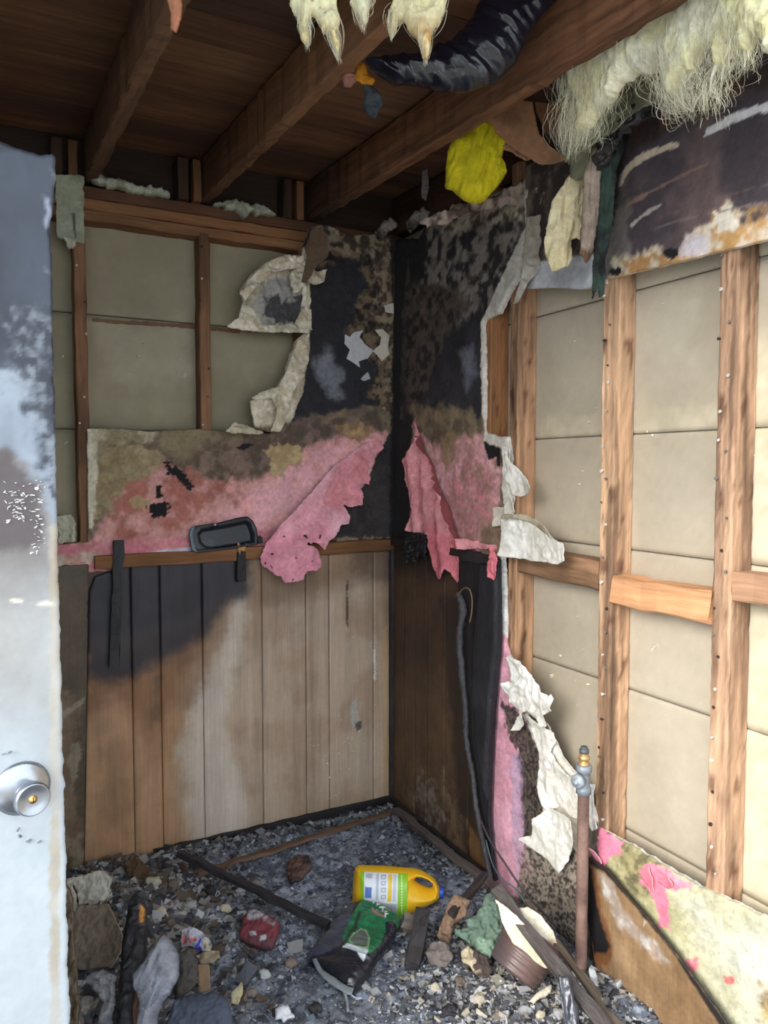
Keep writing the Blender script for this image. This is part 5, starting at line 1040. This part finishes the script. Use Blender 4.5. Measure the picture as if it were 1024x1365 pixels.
hang('orange_rag', [(474, 84), (486, 86), (490, 96), (502, 108), (497, 115), (482, 112), (475, 106)], 1.85, M_CLOTH, (196, 132, 34), 'small orange rag beside the dusty pink one', 'cloth', bulge=.006, wr_=.006, bulge_r=.02)
hang('denim_rag', [(483, 112), (498, 116), (509, 128), (510, 142), (505, 152), (500, 159), (490, 152), (484, 142), (487, 128)], 1.86, M_CLOTH, ((64, 72, 76), (48, 54, 60), 40), 'grey denim rag dangling below the black bag', 'cloth', bulge=.006, wr_=.006, bulge_r=.02)
hang('wood_splinter', [(223, -30), (240, -30), (242, 10), (241, 24), (234, 42), (228, 38), (228, 20), (224, 4)], 1.5, M_WOOD, (206, 140, 108), 'pale splinter of wood hanging from the leftmost visible joist', 'splinter', bulge=.003, thick=.006, wr_=.001, bulge_r=.008, cell=.002)
hang('burnt_shred', [(563, 228), (570, 226), (572, 250), (568, 268), (562, 262)], 2.6, M_CARD, (104, 98, 96), 'small grey burnt shred hanging in the dark near the corner', 'shred', bulge=.0, thick=.003, wr_=.004)
# rags over the broken edge
hang('cream_rag', [(760, 232), (777, 236), (776, 270), (775, 322), (768, 318), (762, 320), (762, 345), (757, 354), (748, 358), (735, 363), (729, 345), (724, 323), (728, 308), (730, 296), (732, 282), (735, 269), (748, 250)], 2.14, M_CLOTH, ((228, 214, 174), (210, 194, 152), 8), 'cream coloured rag hanging over the broken drywall edge', 'cloth', bulge=.005, wr_=0.014, wsc=30, wdir=1.4, bulge_r=.03)
hang('taupe_rag', [(790, 198), (803, 200), (801, 240), (800, 290), (799, 326), (792, 330), (788, 344), (781, 351), (776, 344), (772, 339), (775, 300), (777, 236), (784, 214)], 2.05, M_CLOTH, ((168, 150, 134), (140, 122, 108), 14), 'taupe rag with a burnt tip hanging right of the cream rag', 'cloth', bulge=.005, wr_=0.012, wsc=34, wdir=1.5, bulge_r=.02, layers=[([(772, 335), (792, 335), (785, 356), (772, 350)], (112, 76, 54), .006, .8, .006)])
hang('dark_green_rag', [(804, 190), (814, 186), (832, 181), (828, 205), (822, 222), (819, 250), (814, 300), (808, 340), (806, 368), (803, 394), (798, 398), (796, 384), (790, 398), (789, 380), (791, 340), (796, 300), (801, 235)], 2.03, M_CLOTH, ((52, 68, 60), (26, 28, 28), 20), 'charred dark green cloth strip hanging beside the black drywall', 'cloth', bulge=.004, wr_=0.012, wsc=36, wdir=1.5, bulge_r=.02)
# ------------------------------------------------------------------ insulation
ins = empty('insulation_batt', (-.2, -1.6, 2.3), 'pale yellow glass wool batt sagging from the ceiling at upper right', 'insulation')
pk1 = WB.off(.13)
sheet('paper_backing', pk1, [(777, -60), (777, 20), (770, 60), (764, 94), (763, 160), (761, 236), (768, 240), (777, 236), (784, 212), (791, 196), (820, 176), (850, 150), (895, 131), (905, 110), (1030, 60), (1030, -60)], M_CARD, ins, cell=.005, thick=.002, jag=.002, wr=.012, wsc=7,
      paint=painter(pk1, ((118, 116, 96), (92, 92, 78), 10), [([(785, 60), (830, 60), (850, 120), (820, 170), (790, 190)], ((160, 164, 138), (104, 106, 88), 50), .02, .7, .02, 40)]))
pi = WB.off(.22)
YL, YD = (255, 253, 236), (244, 240, 200)
wool = painter(pi, ((255, 252, 226), (246, 238, 186), 12), [([(960, -60), (1060, -60), (1060, 60), (1000, 40)], (222, 216, 140), .03, .6, .02), ([(840, 36), (850, 34), (846, 52), (838, 50)], (120, 100, 80), .004, .6, .004)])
def woolr(a, b, s): return .06*fbm(a, b*.6, 9, 4, 41)+.035*fbm(a, b*.4, 34, 5, 42, .7)
sheet('wool', pi, [(768, -70), (770, 10), (772, 40), (776, 70), (778, 110), (784, 150), (790, 176), (799, 170), (806, 150), (820, 138), (832, 132), (848, 116), (860, 104), (874, 100), (886, 92), (892, 84), (899, 104), (904, 124), (912, 138), (922, 120), (930, 98), (942, 98), (946, 76), (958, 62), (972, 56), (976, 90), (982, 84), (988, 50), (998, 40), (1006, 60), (1014, 66), (1020, 50), (1080, 90), (1080, -70)], M_FLUFF, ins, cell=.004, thick=.02, jag=.010, jsc=30, bulge=.02, bulge_r=.04, relief=woolr, paint=wool)
def drip(base, tip, w0, pl=pi, d0=.04, d1=.03): 
    return (pl.P(*pl.at(*base), d0), pl.P(*pl.at(*tip), d1), w0)
SG = [drip((900, 60), (912, 130), .012), drip((906, 90), (926, 150), .007), drip((912, 110), (935, 152), .004), drip((990, 30), (975, 112), .010), drip((975, 90), (960, 130), .005), drip((1000, 20), (1012, 84), .010), drip((1010, 40), (1006, 95), .005),
      drip((960, 118), (952, 152), .002), drip((935, 60), (930, 112), .012), drip((830, 60), (824, 150), .012), drip((824, 120), (812, 158), .006), drip((800, 60), (796, 170), .014), drip((800, 130), (790, 185), .008), drip((850, 60), (862, 104), .014), drip((870, 60), (885, 100), .014),
      drip((790, 20), (788, 110), .016), drip((955, 40), (948, 84), .010), drip((780, 60), (772, 150), .012), drip((785, 120), (770, 215), .012), drip((800, 150), (785, 200), .012), drip((920, 20), (905, 90), .02), drip((860, 10), (840, 100), .02), drip((815, 20), (810, 110), .02), drip((980, 10), (970, 60), .015), drip((1030, 10), (1010, 60), .02), drip((900, -10), (880, 70), .03), drip((840, -10), (820, 80), .03), drip((960, -10), (940, 50), .02)]
tag(strands('wool_fibres', SG, M_FLUFF, YL, YD, ins, 150, .026, .00045), kind='stuff')
for (q0, q1, w_) in SG[:12]:
    tube('wool_strand', [q0, (q0+q1)/2+rs.normal(0, .006, 3), q1], [w_*1.1, w_*.75, w_*.4, .001], M_FLUFF, YL, ins, 10, 8, .28)
SG2 = []
for _ in range(16):
    x, y = rnd.uniform(766, 850), rnd.uniform(100, 190)
    if y > 200-(x-770)*.5: continue
    SG2.append((pk1.P(*pk1.at(x, y), .02), pk1.P(*pk1.at(x+rnd.uniform(-12, 16), y+rnd.uniform(8, 26)), .012), .012))
tag(strands('loose_fibres', SG2, M_FLUFF, (206, 210, 190), (176, 180, 160), ins, 26, .012, .0008), kind='stuff')
tag(sheet('burnt_shreds', WB.off(.09), [(822, 176), (850, 150), (895, 128), (950, 88), (985, 48), (1024, 20), (1070, 0), (1070, 60), (1010, 90), (960, 110), (905, 136), (870, 156), (838, 182), (824, 220), (806, 232), (804, 196)], M_CHAR, None, cell=.004, thick=.01, jag=.010, jsc=30, wr=.03, wsc=16,
      paint=painter(WB, ((30, 30, 32), (58, 54, 54), 20), []), relief=lambda a, b, s: .02*fbm(a, b, 40, 3, 4)), 'black burnt shreds along the top of the sooty drywall band', 'insulation')
def tuft(pts, t, label, drips, tint=((242, 236, 196), (226, 206, 150), 12)):
    r = empty('insulation_tuft', depth_pt(np.mean([p[0] for p in pts]), 0, t), label, 'insulation')
    o, pl = hang('wool', pts, t, M_FLUFF, tint, None, None, bulge=.018, thick=.01, wr_=.012, wsc=30, bulge_r=.02, jag=.004, cell=.0028, parent=r, layers=[([(p[0]+dx, p[1]+dy) for dx, dy in ((-2, -2), (2, -1), (1, 2))], (60, 56, 40), .001, .8, .001) for p in ((418, 14), (428, 20), (412, 32), (436, 30))])
    sg = [(pl.P(*pl.at(*b), .01), pl.P(*pl.at(*q), .0), w_) for b, q, w_ in drips]
    tag(strands('wool_fibres', sg, M_FLUFF, YL, (224, 214, 170), r, 110, .006, .0005), kind='stuff')
tuft([(384, -140), (442, -140), (447, 10), (450, 40), (453, 66), (450, 74), (443, 56), (438, 44), (430, 48), (427, 32), (416, 22), (408, 34), (411, 52), (406, 56), (402, 46), (401, 24), (386, 10)], 1.42, 'yellow insulation tuft hanging from the ceiling, leftmost of three', [((404, 20), (410, 62), .006), ((440, 20), (452, 80), .006), ((415, 0), (404, 30), .012), ((430, 0), (436, 40), .012)])
tuft([(466, -140), (494, -140), (494, 4), (488, 24), (485, 36), (479, 20), (470, 6)], 1.42, 'small white insulation tuft, middle of three', [((478, 0), (484, 40), .006), ((490, -4), (480, 20), .008)], ((236, 234, 210), (220, 214, 180), 14))
tuft([(526, -135), (600, -135), (596, 6), (586, 26), (577, 44), (572, 64), (568, 80), (563, 66), (556, 50), (546, 38), (538, 20), (528, 30), (524, 46), (520, 40), (522, 14)], 1.46, 'yellow brown insulation tuft hanging left of the black bag', [((566, 30), (568, 84), .006), ((526, 10), (522, 52), .004), ((550, 0), (560, 50), .015), ((580, 0), (570, 50), .012)], ((240, 232, 190), (196, 158, 104), 12))
# tufts on the top plate
for pts, lab in (([(122, 238), (132, 232), (146, 238), (160, 240), (176, 246), (196, 250), (214, 248), (226, 256), (226, 262), (196, 258), (160, 252), (128, 245)], 'grey insulation fluff lying on the top plate at left'), ([(286, 272), (298, 268), (312, 268), (326, 270), (344, 274), (358, 278), (368, 288), (350, 286), (332, 283), (326, 290), (318, 282), (300, 278)], 'grey insulation fluff lying on the top plate left of the corner')):
    pl = WA.off(.004)
    o = sheet('insulation_fluff', pl, pts, M_FLUFF, None, cell=.004, thick=.03, jag=.007, bulge=.012, bulge_r=.02, paint=painter(pl, ((186, 192, 176), (158, 160, 142), 30), []), wr=.008, wsc=40)
    tag(o, lab, 'insulation')
for i_, (x0, y0, x1, y1) in enumerate(((540, 300, 572, 286), (575, 296, 600, 280), (500, 312, 528, 300))):
    pl = facing((x0+x1)/2, (y0+y1)/2, 3.05)
    o = sheet('burnt_fluff', pl, [(x0, y0), (x0+10, y0-14), (x1-8, y1-8), (x1, y1), (x1-10, y1+10), (x0+8, y0+8)], M_FLUFF, None, cell=.004, thick=.01, jag=.010, bulge=.014, bulge_r=.03, paint=painter(pl, ((150, 142, 132), (80, 74, 70), 30), []), wr=.014, wsc=30)
    tag(o, ['sooty fluff at the very top of the black corner', 'sooty fluff above the right wall below the yellow bag', 'sooty fluff above the left wall next to the corner'][i_], 'insulation')
